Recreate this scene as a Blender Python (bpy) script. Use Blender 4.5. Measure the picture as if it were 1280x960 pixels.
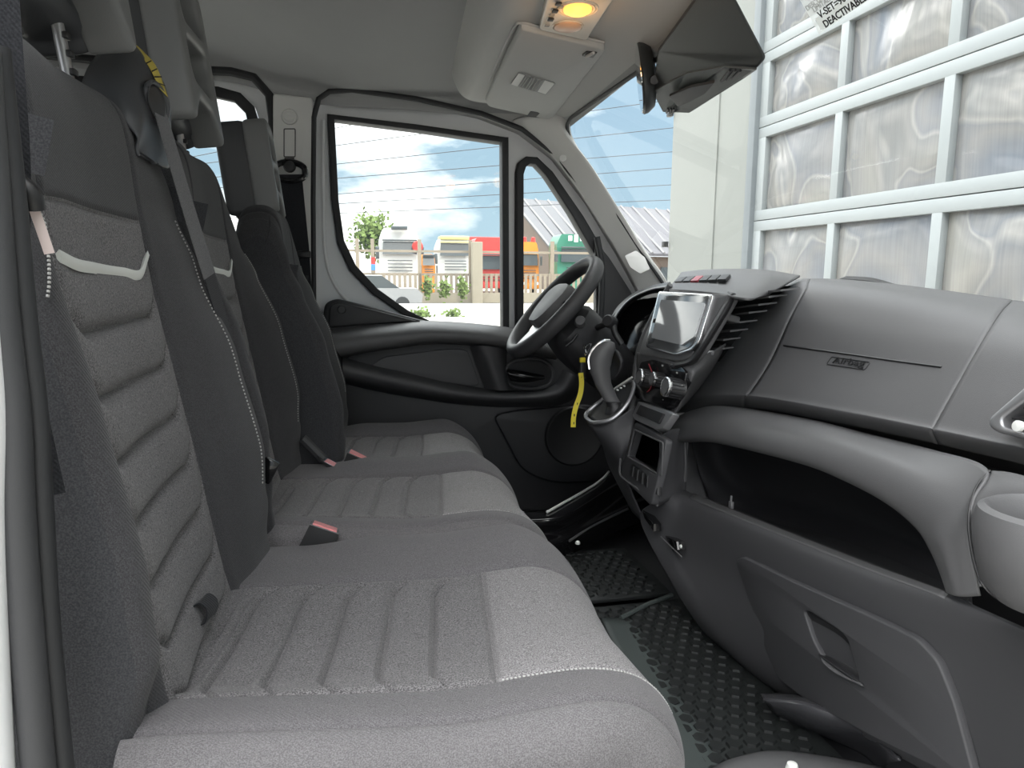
import bpy, bmesh, math, random
from mathutils import Vector, Matrix, noise

for ob in list(bpy.data.objects):
    bpy.data.objects.remove(ob)
scene = bpy.context.scene
COL = scene.collection

# ------------------------------------------------------------------ camera
cam_data = bpy.data.cameras.new('camera')
cam_data.sensor_width = 36.0
cam_data.lens = 25.03
cam_data.clip_start = 0.02
cam_data.clip_end = 600
cam = bpy.data.objects.new('camera', cam_data)
COL.objects.link(cam)
CAM_R = Matrix((((0.978307, 0.026320, -0.205481), (-0.207160, 0.124296, -0.970379), (0.000000, 0.991896, 0.127052))))
cam.matrix_world = CAM_R.to_4x4()
scene.camera = cam

# ------------------------------------------------------------------ sky, sun, exposure
world = bpy.data.worlds.new('sky')
scene.world = world
world.use_nodes = True
wn = world.node_tree.nodes
wl = world.node_tree.links
wn.clear()
w_out = wn.new('ShaderNodeOutputWorld')
w_bg = wn.new('ShaderNodeBackground')
w_tc = wn.new('ShaderNodeTexCoord')
w_map = wn.new('ShaderNodeMapping')
w_map.inputs['Scale'].default_value = (1.0, 1.0, 2.6)
w_map.inputs['Location'].default_value = (4.2, 1.1, 0.3)
w_no = wn.new('ShaderNodeTexNoise')
w_no.inputs['Scale'].default_value = 2.3
w_no.inputs['Detail'].default_value = 8
w_no.inputs['Roughness'].default_value = 0.56
w_ramp = wn.new('ShaderNodeValToRGB')
w_ramp.color_ramp.elements[0].position = 0.41
w_ramp.color_ramp.elements[1].position = 0.53
w_sep = wn.new('ShaderNodeSeparateXYZ')
w_gr = wn.new('ShaderNodeValToRGB')
w_gr.color_ramp.elements[0].position = 0.0
w_gr.color_ramp.elements[0].color = (0.27, 0.37, 0.43, 1)
w_gr.color_ramp.elements[1].position = 0.6
w_gr.color_ramp.elements[1].color = (0.17, 0.27, 0.40, 1)
w_cl = wn.new('ShaderNodeMix')
w_cl.data_type = 'RGBA'
w_cl.inputs['A'].default_value = (0.64, 0.64, 0.64, 1)
w_cl.inputs['B'].default_value = (1.25, 1.24, 1.21, 1)
w_mix = wn.new('ShaderNodeMix')
w_mix.data_type = 'RGBA'
wl.new(w_tc.outputs['Generated'], w_map.inputs['Vector'])
wl.new(w_map.outputs['Vector'], w_no.inputs['Vector'])
wl.new(w_no.outputs['Fac'], w_ramp.inputs['Fac'])
wl.new(w_tc.outputs['Generated'], w_sep.inputs['Vector'])
wl.new(w_sep.outputs['Z'], w_gr.inputs['Fac'])
w_ramp2 = wn.new('ShaderNodeValToRGB')
w_ramp2.color_ramp.elements[0].position = 0.5
w_ramp2.color_ramp.elements[1].position = 0.7
wl.new(w_no.outputs['Fac'], w_ramp2.inputs['Fac'])
wl.new(w_ramp2.outputs['Color'], w_cl.inputs['Factor'])
wl.new(w_ramp.outputs['Color'], w_mix.inputs['Factor'])
wl.new(w_gr.outputs['Color'], w_mix.inputs['A'])
w_el = wn.new('ShaderNodeMapRange')      # clouds grow brighter towards the zenith, as under a broken overcast
w_el.inputs['From Min'].default_value = 0.0
w_el.inputs['From Max'].default_value = 1.0
w_el.inputs['To Min'].default_value = 0.8
w_el.inputs['To Max'].default_value = 6.0
wl.new(w_sep.outputs['Z'], w_el.inputs['Value'])
w_vm = wn.new('ShaderNodeVectorMath')
w_vm.operation = 'SCALE'
wl.new(w_cl.outputs['Result'], w_vm.inputs[0])
wl.new(w_el.outputs['Result'], w_vm.inputs['Scale'])
wl.new(w_vm.outputs['Vector'], w_mix.inputs['B'])
wl.new(w_mix.outputs['Result'], w_bg.inputs['Color'])
w_bg.inputs['Strength'].default_value = 1.0
wl.new(w_bg.outputs['Background'], w_out.inputs['Surface'])

sun_d = bpy.data.lights.new('sun', 'SUN')
sun_d.energy = 2.0
sun_d.angle = math.radians(1.5)
sun_d.color = (1.0, 0.95, 0.87)
sun = bpy.data.objects.new('sun', sun_d)
COL.objects.link(sun)
sun.rotation_euler = Vector((-0.60, 0.32, -0.62)).to_track_quat('-Z', 'Y').to_euler()

scene.view_settings.view_transform = 'Standard'
scene.view_settings.look = 'None'
scene.view_settings.gamma = 1.0
scene.view_settings.exposure = 1.08

# ------------------------------------------------------------------ materials
def _nodes(name):
    m = bpy.data.materials.new(name)
    m.use_nodes = True
    nt = m.node_tree
    return m, nt, nt.nodes, nt.links, nt.nodes['Principled BSDF']

def plastic(name, col, rough=0.5, grain=0.0, gscale=1200, metal=0.0, var=0.06, spec=0.5):
    m, nt, n, l, b = _nodes(name)
    b.inputs['Roughness'].default_value = rough
    b.inputs['Metallic'].default_value = metal
    b.inputs['Specular IOR Level'].default_value = spec
    tc = n.new('ShaderNodeTexCoord')
    no = n.new('ShaderNodeTexNoise')
    no.inputs['Scale'].default_value = 7
    no.inputs['Detail'].default_value = 4
    l.new(tc.outputs['Object'], no.inputs['Vector'])
    mx = n.new('ShaderNodeMix')
    mx.data_type = 'RGBA'
    mx.inputs['A'].default_value = tuple(c * (1 - var) for c in col) + (1,)
    mx.inputs['B'].default_value = tuple(c * (1 + var) for c in col) + (1,)
    l.new(no.outputs['Fac'], mx.inputs['Factor'])
    l.new(mx.outputs['Result'], b.inputs['Base Color'])
    if grain > 0:
        g = n.new('ShaderNodeTexNoise')
        g.inputs['Scale'].default_value = gscale
        g.inputs['Detail'].default_value = 2
        l.new(tc.outputs['Object'], g.inputs['Vector'])
        bp = n.new('ShaderNodeBump')
        bp.inputs['Strength'].default_value = grain
        bp.inputs['Distance'].default_value = 0.001
        l.new(g.outputs['Fac'], bp.inputs['Height'])
        l.new(bp.outputs['Normal'], b.inputs['Normal'])
    return m

def fabric(name, c1, c2, scale=420, bump=0.5, diag=False):
    m, nt, n, l, b = _nodes(name)
    b.inputs['Roughness'].default_value = 0.95
    b.inputs['Specular IOR Level'].default_value = 0.15
    b.inputs['Sheen Weight'].default_value = 0.12
    b.inputs['Sheen Roughness'].default_value = 0.5
    tc = n.new('ShaderNodeTexCoord')
    no = n.new('ShaderNodeTexNoise')
    no.inputs['Scale'].default_value = scale
    no.inputs['Detail'].default_value = 3
    mp = n.new('ShaderNodeMapping')
    mp.inputs['Scale'].default_value = (1.0, 1.7, 1.0)
    l.new(tc.outputs['Object'], mp.inputs['Vector'])
    l.new(mp.outputs['Vector'], no.inputs['Vector'])
    rp = n.new('ShaderNodeValToRGB')
    rp.color_ramp.elements[0].position = 0.38
    rp.color_ramp.elements[0].color = tuple(c1) + (1,)
    rp.color_ramp.elements[1].position = 0.64
    rp.color_ramp.elements[1].color = tuple(c2) + (1,)
    l.new(no.outputs['Fac'], rp.inputs['Fac'])
    l.new(rp.outputs['Color'], b.inputs['Base Color'])
    h = no.outputs['Fac']
    if diag:
        wv = n.new('ShaderNodeTexWave')
        wv.inputs['Scale'].default_value = 130
        wv.bands_direction = 'DIAGONAL'
        l.new(tc.outputs['Object'], wv.inputs['Vector'])
        h = wv.outputs['Fac']
    bp = n.new('ShaderNodeBump')
    bp.inputs['Strength'].default_value = bump
    bp.inputs['Distance'].default_value = 0.0012
    l.new(h, bp.inputs['Height'])
    l.new(bp.outputs['Normal'], b.inputs['Normal'])
    return m

def glass(name, tint=(0.97, 0.99, 0.98), refl=0.05):
    m, nt, n, l, b = _nodes(name)
    n.remove(b)
    out = n['Material Output']
    t = n.new('ShaderNodeBsdfTransparent')
    t.inputs['Color'].default_value = tuple(tint) + (1,)
    g = n.new('ShaderNodeBsdfGlossy')
    g.inputs['Roughness'].default_value = 0.02
    mx = n.new('ShaderNodeMixShader')
    f = n.new('ShaderNodeLayerWeight')
    pw_ = n.new('ShaderNodeMath'); pw_.operation = 'POWER'; pw_.inputs[1].default_value = 5.0; ma_ = n.new('ShaderNodeMath'); ma_.operation = 'MULTIPLY_ADD'; ma_.inputs[1].default_value = 0.5; ma_.inputs[2].default_value = 0.03; l.new(f.outputs['Facing'], pw_.inputs[0]); l.new(pw_.outputs[0], ma_.inputs[0])
    no = n.new('ShaderNodeTexNoise')
    no.inputs['Scale'].default_value = 3
    l.new(ma_.outputs[0], mx.inputs['Fac'])
    l.new(t.outputs['BSDF'], mx.inputs[1])
    l.new(g.outputs['BSDF'], mx.inputs[2])
    l.new(mx.outputs['Shader'], out.inputs['Surface'])
    return m

def emit(name, col, strength):
    m, nt, n, l, b = _nodes(name)
    b.inputs['Base Color'].default_value = tuple(col) + (1,)
    b.inputs['Emission Color'].default_value = tuple(col) + (1,)
    b.inputs['Emission Strength'].default_value = strength
    return m

M = {}
M['fab_center'] = fabric('ribbed seat cloth', (0.070, 0.0675, 0.070), (0.23, 0.223, 0.228), 520, 0.35)
M['fab_thigh'] = fabric('melange thigh cloth', (0.105, 0.101, 0.104), (0.325, 0.314, 0.32), 560, 0.5)
M['fab_bolster'] = fabric('bolster cloth', (0.036, 0.036, 0.039), (0.074, 0.074, 0.079), 700, 0.35, True)
M['fab_cushion'] = fabric('cushion bolster cloth', (0.085, 0.0815, 0.086), (0.170, 0.164, 0.171), 700, 0.35, True)
M['fab_side'] = fabric('side cloth', (0.035, 0.036, 0.040), (0.062, 0.063, 0.068), 600, 0.3)
M['fab_skirt'] = fabric('skirt cloth', (0.10, 0.096, 0.10), (0.18, 0.174, 0.18), 650, 0.3, True)
M['fab_belt'] = fabric('belt webbing', (0.016, 0.017, 0.020), (0.030, 0.031, 0.035), 600, 0.3, True)
M['fab_belt_lit'] = fabric('edge-lit belt webbing', (0.10, 0.10, 0.105), (0.16, 0.16, 0.165), 600, 0.3, True)  # paler copy of the belt cloth, edge light put into its colour
M['dash'] = plastic('dashboard plastic', (0.10, 0.10, 0.103), 0.50, 0.25, 900)
M['dash_low'] = plastic('lower dashboard plastic', (0.060, 0.060, 0.064), 0.55, 0.25, 900)
M['dash_dark'] = plastic('dark dashboard plastic', (0.020, 0.020, 0.022), 0.5, 0.2, 900)
M['black'] = plastic('black plastic', (0.012, 0.012, 0.013), 0.45, 0.1)
M['gloss_black'] = plastic('gloss black plastic', (0.008, 0.008, 0.009), 0.12)
M['rubber'] = plastic('black rubber', (0.018, 0.019, 0.021), 0.6, 0.15)
M['rubber_grey'] = plastic('grey rubber seal', (0.040, 0.041, 0.044), 0.55, 0.15)
M['headliner'] = plastic('headliner felt', (0.37, 0.375, 0.375), 0.95, 0.4, 600, var=0.03, spec=0.1)
M['console'] = plastic('console plastic', (0.46, 0.46, 0.45), 0.75, 0.25, 900, var=0.03, spec=0.3)
M['pillar'] = plastic('pillar plastic', (0.62, 0.62, 0.605), 0.7, 0.25, 900, var=0.03, spec=0.3)
M['paint'] = plastic('white door paint', (0.70, 0.71, 0.72), 0.3, 0.0, var=0.02)
M['chrome'] = plastic('chrome', (0.75, 0.75, 0.76), 0.2, metal=1.0)
M['silver'] = plastic('satin silver', (0.36, 0.36, 0.37), 0.35, metal=0.7)
M['headrest'] = plastic('headrest foam skin', (0.050, 0.052, 0.056), 0.55, 0.25, 700)
M['headrest_face'] = plastic('headrest face', (0.16, 0.163, 0.163), 0.5, 0.25, 700)  # grey plastic, with the window light on it put into the tone
M['guide'] = plastic('belt guide plastic', (0.055, 0.057, 0.062), 0.4, 0.15)
M['white_strip'] = plastic('reflective strip', (0.72, 0.73, 0.70), 0.5)
M['thread'] = plastic('white thread', (0.42, 0.42, 0.41), 0.8)
M['yellow'] = plastic('yellow tag', (0.80, 0.66, 0.03), 0.5)
M['yellow_dull'] = plastic('yellow label', (0.50, 0.40, 0.08), 0.6)
M['ink'] = plastic('black ink', (0.015, 0.015, 0.015), 0.7)
M['grey_ink'] = plastic('grey ink', (0.30, 0.30, 0.29), 0.7)
M['red'] = plastic('red button', (0.62, 0.20, 0.20), 0.4)
M['red_dark'] = plastic('red mark', (0.35, 0.03, 0.05), 0.4)
M['paper'] = plastic('white paper', (0.72, 0.72, 0.70), 0.7)
M['glass'] = glass('clear glass')
M['wheel'] = plastic('steering wheel skin', (0.042, 0.042, 0.045), 0.5, 0.3, 800)
M['mirror'] = plastic('mirror glass', (0.75, 0.77, 0.8), 0.03, metal=1.0)

# ------------------------------------------------------------------ object helpers
ORG = {}

def _link(name, me, mat, parent, smooth, org):
    o = bpy.data.objects.new(name, me)
    COL.objects.link(o)
    if mat is not None:
        for mm in (mat if isinstance(mat, (list, tuple)) else [mat]):
            me.materials.append(mm)
    if smooth:
        for p in me.polygons:
            p.use_smooth = True
        try:
            me.set_sharp_from_angle(angle=math.radians(smooth if smooth is not True else 40))
        except Exception:
            pass
    if parent is not None:
        o.parent = parent
        ORG[o.name] = ORG[parent.name]
    else:
        ORG[o.name] = org
        o.location = org
    return o

def mesh(name, verts, faces, mat, parent=None, smooth=True):
    verts = [Vector(v) for v in verts]
    if parent is not None:
        org = ORG[parent.name]
    else:
        zs = [v.z for v in verts]
        org = Vector((sum(v.x for v in verts) / len(verts), sum(v.y for v in verts) / len(verts), min(zs)))
    me = bpy.data.meshes.new(name)
    me.from_pydata([v - org for v in verts], [], faces)
    bm = bmesh.new()
    bm.from_mesh(me)
    bmesh.ops.remove_doubles(bm, verts=bm.verts, dist=1e-6)
    bmesh.ops.recalc_face_normals(bm, faces=bm.faces)
    bm.to_mesh(me)
    bm.free()
    return _link(name, me, mat, parent, smooth, org)

def thing(name, loc, label, cat, group=None):
    o = bpy.data.objects.new(name, None)
    COL.objects.link(o)
    o.empty_display_size = 0.05
    o.location = loc
    ORG[o.name] = Vector(loc)
    tag(o, label, cat, group)
    return o

def tag(o, label=None, cat=None, group=None, kind=None):
    if label: o['label'] = label
    if cat: o['category'] = cat
    if group: o['group'] = group
    if kind: o['kind'] = kind
    return o

def struct(o, label=None, cat=None):
    o['kind'] = 'structure'
    if label: o['label'] = label
    if cat: o['category'] = cat
    return o

def solid(o, t, offset=-1.0):
    md = o.modifiers.new('solid', 'SOLIDIFY')
    md.thickness = t
    md.offset = offset
    return o

def bevel(o, w, seg=3, ang=35):
    md = o.modifiers.new('bevel', 'BEVEL')
    md.width = w
    md.segments = seg
    md.limit_method = 'ANGLE'
    md.angle_limit = math.radians(ang)
    return o

# geometry buffers -------------------------------------------------
class G:
    def __init__(self):
        self.v, self.f = [], []
    def add(self, v, f):
        b = len(self.v)
        self.v += [Vector(p) for p in v]
        self.f += [tuple(i + b for i in q) for q in f]
        return self
    def box(self, c, s, rot=None, bev=0.0, seg=2):
        bm = bmesh.new()
        bmesh.ops.create_cube(bm, size=1.0)
        bmesh.ops.scale(bm, vec=Vector(s), verts=bm.verts)
        if bev > 0:
            bmesh.ops.bevel(bm, geom=list(bm.edges), offset=bev, segments=seg, affect='EDGES', profile=0.5)
        m = (rot.to_4x4() if rot is not None else Matrix.Identity(4))
        m = Matrix.Translation(Vector(c)) @ m
        bm.verts.index_update()
        self.add([m @ v.co for v in bm.verts], [[v.index for v in f.verts] for f in bm.faces])
        bm.free()
        return self
    def loft(self, rings, cap=True, closed=False):
        n = len(rings[0])
        v = [p for r in rings for p in r]
        f = []
        R = len(rings)
        for i in range(R if closed else R - 1):
            a, b = i * n, ((i + 1) % R) * n
            for j in range(n):
                k = (j + 1) % n
                f.append((a + j, a + k, b + k, b + j))
        if cap and not closed:
            f.append(tuple(range(n))[::-1])
            f.append(tuple((R - 1) * n + j for j in range(n)))
        return self.add(v, f)
    def tube(self, path, r, n=10, closed=False, cap=True):
        path = [Vector(p) for p in path]
        N = len(path)
        rings = []
        ref = None
        for i in range(N):
            a = path[(i - 1) % N] if (closed or i > 0) else path[i]
            b = path[(i + 1) % N] if (closed or i < N - 1) else path[i]
            t = (b - a).normalized()
            if ref is None:
                ref = Vector((0, 0, 1)) if abs(t.z) < 0.9 else Vector((1, 0, 0))
            u = (ref - t * ref.dot(t)).normalized()
            ref = u
            w = t.cross(u)
            rr = r(i / (N - 1)) if callable(r) else r
            rings.append([path[i] + (u * math.cos(2 * math.pi * k / n) + w * math.sin(2 * math.pi * k / n)) * rr for k in range(n)])
        return self.loft(rings, cap, closed)
    def lathe(self, prof, c, axis, n=32):
        axis = Vector(axis).normalized()
        u = axis.orthogonal().normalized()
        w = axis.cross(u)
        rings = [[Vector(c) + axis * h + (u * math.cos(2 * math.pi * k / n) + w * math.sin(2 * math.pi * k / n)) * max(r, 1e-4) for k in range(n)] for r, h in prof]
        return self.loft(rings)
    def ribbon(self, path, wdir, width, t=0.0015):
        """flat strap: path of centre points, wdir a vector or one per point"""
        path = [Vector(p) for p in path]
        rings = []
        N = len(path)
        for i in range(N):
            a, b = path[max(i - 1, 0)], path[min(i + 1, N - 1)]
            tg = (b - a).normalized()
            wv = Vector(wdir[i] if isinstance(wdir, list) else wdir)
            wv = (wv - tg * wv.dot(tg)).normalized()
            nn = tg.cross(wv)
            ww = width[i] if isinstance(width, list) else width
            rings.append([path[i] + wv * ww / 2 + nn * t / 2, path[i] - wv * ww / 2 + nn * t / 2,
                          path[i] - wv * ww / 2 - nn * t / 2, path[i] + wv * ww / 2 - nn * t / 2])
        return self.loft(rings)
    def build(self, name, mat, parent=None, smooth=True):
        return mesh(name, self.v, self.f, mat, parent, smooth)

def catmull(P, n, closed=False):
    """n samples through the control points"""
    P = [Vector(p) for p in P]
    m = len(P)
    if m == 1:
        return [P[0].copy() for _ in range(n)]
    out = []
    segs = m if closed else m - 1
    for i in range(n):
        t = i / (n if closed else n - 1) * segs
        k = min(int(t), segs - 1)
        t -= k
        g = (lambda j: P[j % m]) if closed else (lambda j: P[max(0, min(m - 1, j))])
        p0, p1, p2, p3 = g(k - 1), g(k), g(k + 1), g(k + 2)
        if not closed and k == 0: p0 = p1 * 2 - p2
        if not closed and k == segs - 1: p3 = p2 * 2 - p1
        out.append(0.5 * ((2 * p1) + (p2 - p0) * t + (2 * p0 - 5 * p1 + 4 * p2 - p3) * t * t + (3 * p1 - p0 - 3 * p2 + p3) * t ** 3))
    return out

def grid_faces(nu, nv):
    return [(i * nv + j, i * nv + j + 1, (i + 1) * nv + j + 1, (i + 1) * nv + j) for i in range(nu - 1) for j in range(nv - 1)]

def face_out(o):
    """turn a surface so that its front looks into the cab (towards the open near door)"""
    s = sum((p.normal.dot(Vector((0, 0, 0)) - p.center - ORG[o.name]) for p in o.data.polygons), 0.0)
    if s < 0:
        o.data.flip_normals()

def patch(name, rows, mat, parent=None, nu=24, nv=32, thick=0.0, offset=-1.0):
    """smooth surface through rows of control points"""
    R = [catmull(r, nv) for r in rows]
    cols = [catmull([R[i][j] for i in range(len(R))], nu) for j in range(nv)]
    v = [cols[j][i] for i in range(nu) for j in range(nv)]
    o = mesh(name, v, grid_faces(nu, nv), mat, parent)
    face_out(o)
    if thick:
        solid(o, thick, -1.0)
    return o

def rounded(P, r=0.02, n=5):
    """round every corner of a closed polygon (radius or one per corner)"""
    P = [Vector(p) for p in P]
    out = []
    m = len(P)
    for i in range(m):
        a, b, c = P[i - 1], P[i], P[(i + 1) % m]
        rr = r[i] if isinstance(r, (list, tuple)) else r
        d1, d2 = (a - b), (c - b)
        k = min(rr, d1.length * 0.45, d2.length * 0.45)
        if k < 1e-5:
            out.append(b)
            continue
        p, q = b + d1.normalized() * k, b + d2.normalized() * k
        for j in range(n + 1):
            t = j / n
            out.append(p * (1 - t) ** 2 + b * 2 * t * (1 - t) + q * t * t)
    return out

def plate(name, outer, mat, parent=None, holes=(), nrm=(0, -1, 0), depth=0.01, bev=0.002, front=0.0, smooth=35):
    """flat plate from a 3D outline (with holes), extruded by depth behind its face; nrm points out of the face"""
    nrm = Vector(nrm).normalized()
    o3 = [Vector(p) for p in outer]
    c = sum(o3, Vector()) / len(o3)
    up = Vector((0, 0, 1)) if abs(nrm.z) < 0.9 else Vector((1, 0, 0))
    u = up.cross(nrm).normalized()
    v = nrm.cross(u)
    cu = bpy.data.curves.new('tmp', 'CURVE')
    cu.dimensions = '2D'
    cu.fill_mode = 'BOTH'
    cu.extrude = max(depth / 2 - bev, 0.0)
    cu.bevel_depth = bev
    cu.bevel_resolution = 2 if bev else 0
    cu.offset = -bev
    for loop in [o3] + [[Vector(p) for p in h] for h in holes]:
        s = cu.splines.new('POLY')
        s.points.add(len(loop) - 1)
        for i, p in enumerate(loop):
            d = p - c
            s.points[i].co = (d.dot(u), d.dot(v), 0, 1)
        s.use_cyclic_u = True
    tmp = bpy.data.objects.new('tmp', cu)
    me = bpy.data.meshes.new_from_object(tmp)
    bpy.data.objects.remove(tmp)
    bpy.data.curves.remove(cu)
    mt = Matrix((u, v, nrm)).transposed()
    vs = [mt @ p.co + c + nrm * (front - depth / 2) for p in me.vertices]
    fs = [tuple(p.vertices) for p in me.polygons]
    bpy.data.meshes.remove(me)
    return mesh(name, vs, fs, mat, parent, smooth)

def ring_tube(name, loop, r, mat, parent=None, closed=True, n=8):
    return G().tube(loop, r, n, closed).build(name, mat, parent)

def text(name, s, origin, right, up, size, mat, parent=None, extrude=0.0004, align='LEFT', bold=0.0, stretch=1.0):
    cu = bpy.data.curves.new('tmp', 'FONT')
    cu.body = s
    cu.size = size
    cu.extrude = extrude
    cu.offset = bold
    cu.align_x = align
    cu.resolution_u = 3
    tmp = bpy.data.objects.new('tmp', cu)
    me = bpy.data.meshes.new_from_object(tmp)
    bpy.data.objects.remove(tmp)
    bpy.data.curves.remove(cu)
    r = Vector(right).normalized()
    u = Vector(up)
    u = (u - r * u.dot(r)).normalized()
    nn = r.cross(u)
    vs = [Vector(origin) + r * p.co.x * stretch + u * p.co.y + nn * p.co.z for p in me.vertices]
    fs = [tuple(p.vertices) for p in me.polygons]
    bpy.data.meshes.remove(me)
    return mesh(name, vs, fs, mat, parent, False)

def copy_tree(o, parent=None):
    c = o.copy()
    COL.objects.link(c)
    ORG[c.name] = ORG[o.name]
    if parent is not None:
        c.parent = parent
    for ch in list(o.children):
        copy_tree(ch, c)
    return c

def lerp(a, b, t):
    return a + (b - a) * t

def interp(tab, x):
    """piecewise linear table with smooth ends"""
    if x <= tab[0][0]: return tab[0][1]
    for (a, p), (b, q) in zip(tab, tab[1:]):
        if x <= b:
            t = (x - a) / (b - a)
            t = t * t * (3 - 2 * t)
            return p + (q - p) * t
    return tab[-1][1]

# ================================================================== VAN CAB SHELL
PI = math.pi
# floor pan
fl = G().box((-0.3, 1.55, -0.86), (3.2, 2.05, 0.04)).build('floor', M['dash_dark'])
struct(fl, 'black cab floor under the seats and the rubber mats')
# driver side body wall with the door opening and the rear window opening
door_open = [(-0.178, 2.53, -0.7683), (-0.155, 2.53, -0.0923), (-0.144, 2.53, 0.3085), (-0.1326, 2.53, 0.5671), (-0.1152, 2.53, 0.6264), (-0.0811, 2.53, 0.6511), (-0.0085, 2.53, 0.6602),
             (0.2029, 2.53, 0.6433), (0.4225, 2.53, 0.6071), (0.5644, 2.53, 0.5627), (0.6871, 2.53, 0.4803), (0.8174, 2.53, 0.328), (0.9437, 2.53, 0.1408),
             (1.032, 2.53, -0.0059), (1.101, 2.53, -0.1626), (1.134, 2.53, -0.4092), (1.133, 2.53, -0.8539)]
rw = [(-1.5, 2.53, 0.02), (-0.2832, 2.53, 0.0957), (-0.2642, 2.53, 0.5608), (-0.2711, 2.53, 0.6357), (-0.3159, 2.53, 0.6878), (-0.3837, 2.53, 0.701), (-0.4799, 2.53, 0.7), (-1.5, 2.53, 0.74)]
wall = plate('wall_left', [(-1.9, 2.53, -0.85), (1.25, 2.53, -0.85), (1.25, 2.53, -0.08), (1.063, 2.53, 0.0179), (0.7584, 2.53, 0.4719), (0.6923, 2.53, 0.5794), (0.6797, 2.53, 0.6874), (-1.9, 2.53, 1.0)],
             M['pillar'], holes=[rounded(door_open, 0.01, 2), rw], depth=0.05, bev=0.006)
struct(wall, 'pale grey inner body side around the driver door')
# far rear window behind the driver seat
rwi = [(-1.42, 2.55, 0.10), (-0.3615, 2.55, 0.056), (-0.3427, 2.55, 0.5363), (-0.3529, 2.55, 0.5862), (-0.3859, 2.55, 0.6196), (-0.4392, 2.55, 0.6292), (-0.5117, 2.55, 0.6302), (-1.42, 2.55, 0.64)]
rwm = [(-1.46, 2.55, 0.06), (-0.3308, 2.55, 0.0562), (-0.3096, 2.55, 0.5505), (-0.3246, 2.55, 0.6078), (-0.3649, 2.55, 0.6482), (-0.4326, 2.55, 0.6642), (-0.5099, 2.55, 0.6647), (-1.46, 2.55, 0.69)]
fr = plate('window_3', [(-1.56, 2.59, -0.03), (-0.2626, 2.59, 0.0574), (-0.2402, 2.59, 0.6271), (-0.2915, 2.59, 0.7415), (-1.56, 2.59, 0.84)], M['paint'], holes=[rwm], depth=0.04, bev=0.004)
struct(fr, 'rear side window of the crew cab behind the driver seat')
plate('window_gasket', rwm, M['rubber'], fr, holes=[rwi], depth=0.03, bev=0.005, front=-0.005)
plate('window_glass', rwm, M['glass'], fr, depth=0.004, bev=0, front=-0.028)
ring_tube('window_seal', [Vector(p) + Vector((0, -0.012, 0)) for p in rw], 0.014, M['rubber'], fr)
# ceiling of the cab, higher behind the front seats; near edge pulled in to admit more skylight
rows = []
for y, zf, zr in [(2.56, 0.625, 0.70), (2.54, 0.668, 0.765), (2.46, 0.70, 0.82), (2.28, 0.735, 0.87), (1.95, 0.75, 0.89), (1.55, 0.755, 0.90), (1.15, 0.75, 0.89), (0.90, 0.73, 0.87), (0.72, 0.69, 0.80), (0.66, 0.62, 0.70)]:
    rows.append([(-1.9, y, zr), (-1.2, y, zr), (-0.6, y, zr - 0.01), (-0.38, y, lerp(zf, zr, 0.72)), (-0.2, y, lerp(zf, zr, 0.18)), (-0.05, y, zf), (0.15, y, zf), (0.34, y, zf - 0.005), (0.50, y, min(zf, 0.70)), (0.64, y, min(zf, 0.64)), (0.73, y, 0.585)])
ceil = patch('ceiling', rows, M['headliner'], nu=60, nv=70)
solid(ceil, 0.03, 1.0)
struct(ceil, 'pale grey felt headliner of the van cab')
# raised edge of the rear headliner panel and blind plugs
from mathutils.bvhtree import BVHTree
cbv = BVHTree.FromPolygons([v.co + ORG[ceil.name] for v in ceil.data.vertices], [tuple(p.vertices) for p in ceil.data.polygons])
def on_ceiling(p):
    h = cbv.ray_cast(Vector((p[0], p[1], 0.3)), Vector((0, 0, 1)))
    return h[0] + Vector((0, 0, -0.001)) if h[0] is not None else Vector(p)
lip = G().tube([on_ceiling(p) for p in catmull([(-0.196, 1.987, 0.77), (-0.1818, 2.074, 0.77), (-0.1672, 2.18, 0.765), (-0.173, 2.29, 0.755), (-0.2187, 2.425, 0.745), (-0.2817, 2.549, 0.735), (-0.317, 2.626, 0.73)], 40)], 0.0045, 8).build('headliner_lip', M['headliner'], ceil)
for q in ([(0.0602, 2.49, 0.7189), (0.1172, 2.49, 0.7174), (0.1163, 2.49, 0.6769), (0.0592, 2.49, 0.6787)], [(0.2779, 2.49, 0.6861), (0.3345, 2.49, 0.6842), (0.3341, 2.49, 0.6454), (0.2774, 2.49, 0.6475)]):
    plate('headliner_plug', rounded(q, 0.008), M['headliner'], ceil, depth=0.01, bev=0.003, nrm=(0, -1, -0.35))
# rear and near walls that close the cab behind the open passenger door
wr = plate('wall_rear', [(-1.9, 0.5, -0.85), (-1.9, 2.6, -0.85), (-1.9, 2.6, 0.95), (-1.9, 0.5, 0.95)], M['pillar'], nrm=(1, 0, 0), depth=0.03, bev=0.002)
struct(wr, 'rear wall of the crew cab')
wn_ = plate('wall_right', [(-1.9, 0.56, -0.85), (-0.40, 0.56, -0.85), (-0.40, 0.56, 0.75), (-1.9, 0.56, 0.75)], M['pillar'],
            holes=[rounded([(-1.5, 0.56, 0.05), (-0.6, 0.56, 0.05), (-0.6, 0.56, 0.55), (-1.5, 0.56, 0.55)], 0.08)], nrm=(0, 1, 0), depth=0.04, bev=0.002)
struct(wn_, 'near body side behind the open passenger door')
wf = plate('wall_front', [(1.22, 0.5, -0.85), (1.22, 2.6, -0.85), (1.22, 2.6, -0.03), (1.22, 0.5, -0.03)], M['black'], nrm=(-1, 0, 0), depth=0.03, bev=0.002)
struct(wf, 'bulkhead in front of the footwells')
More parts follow.
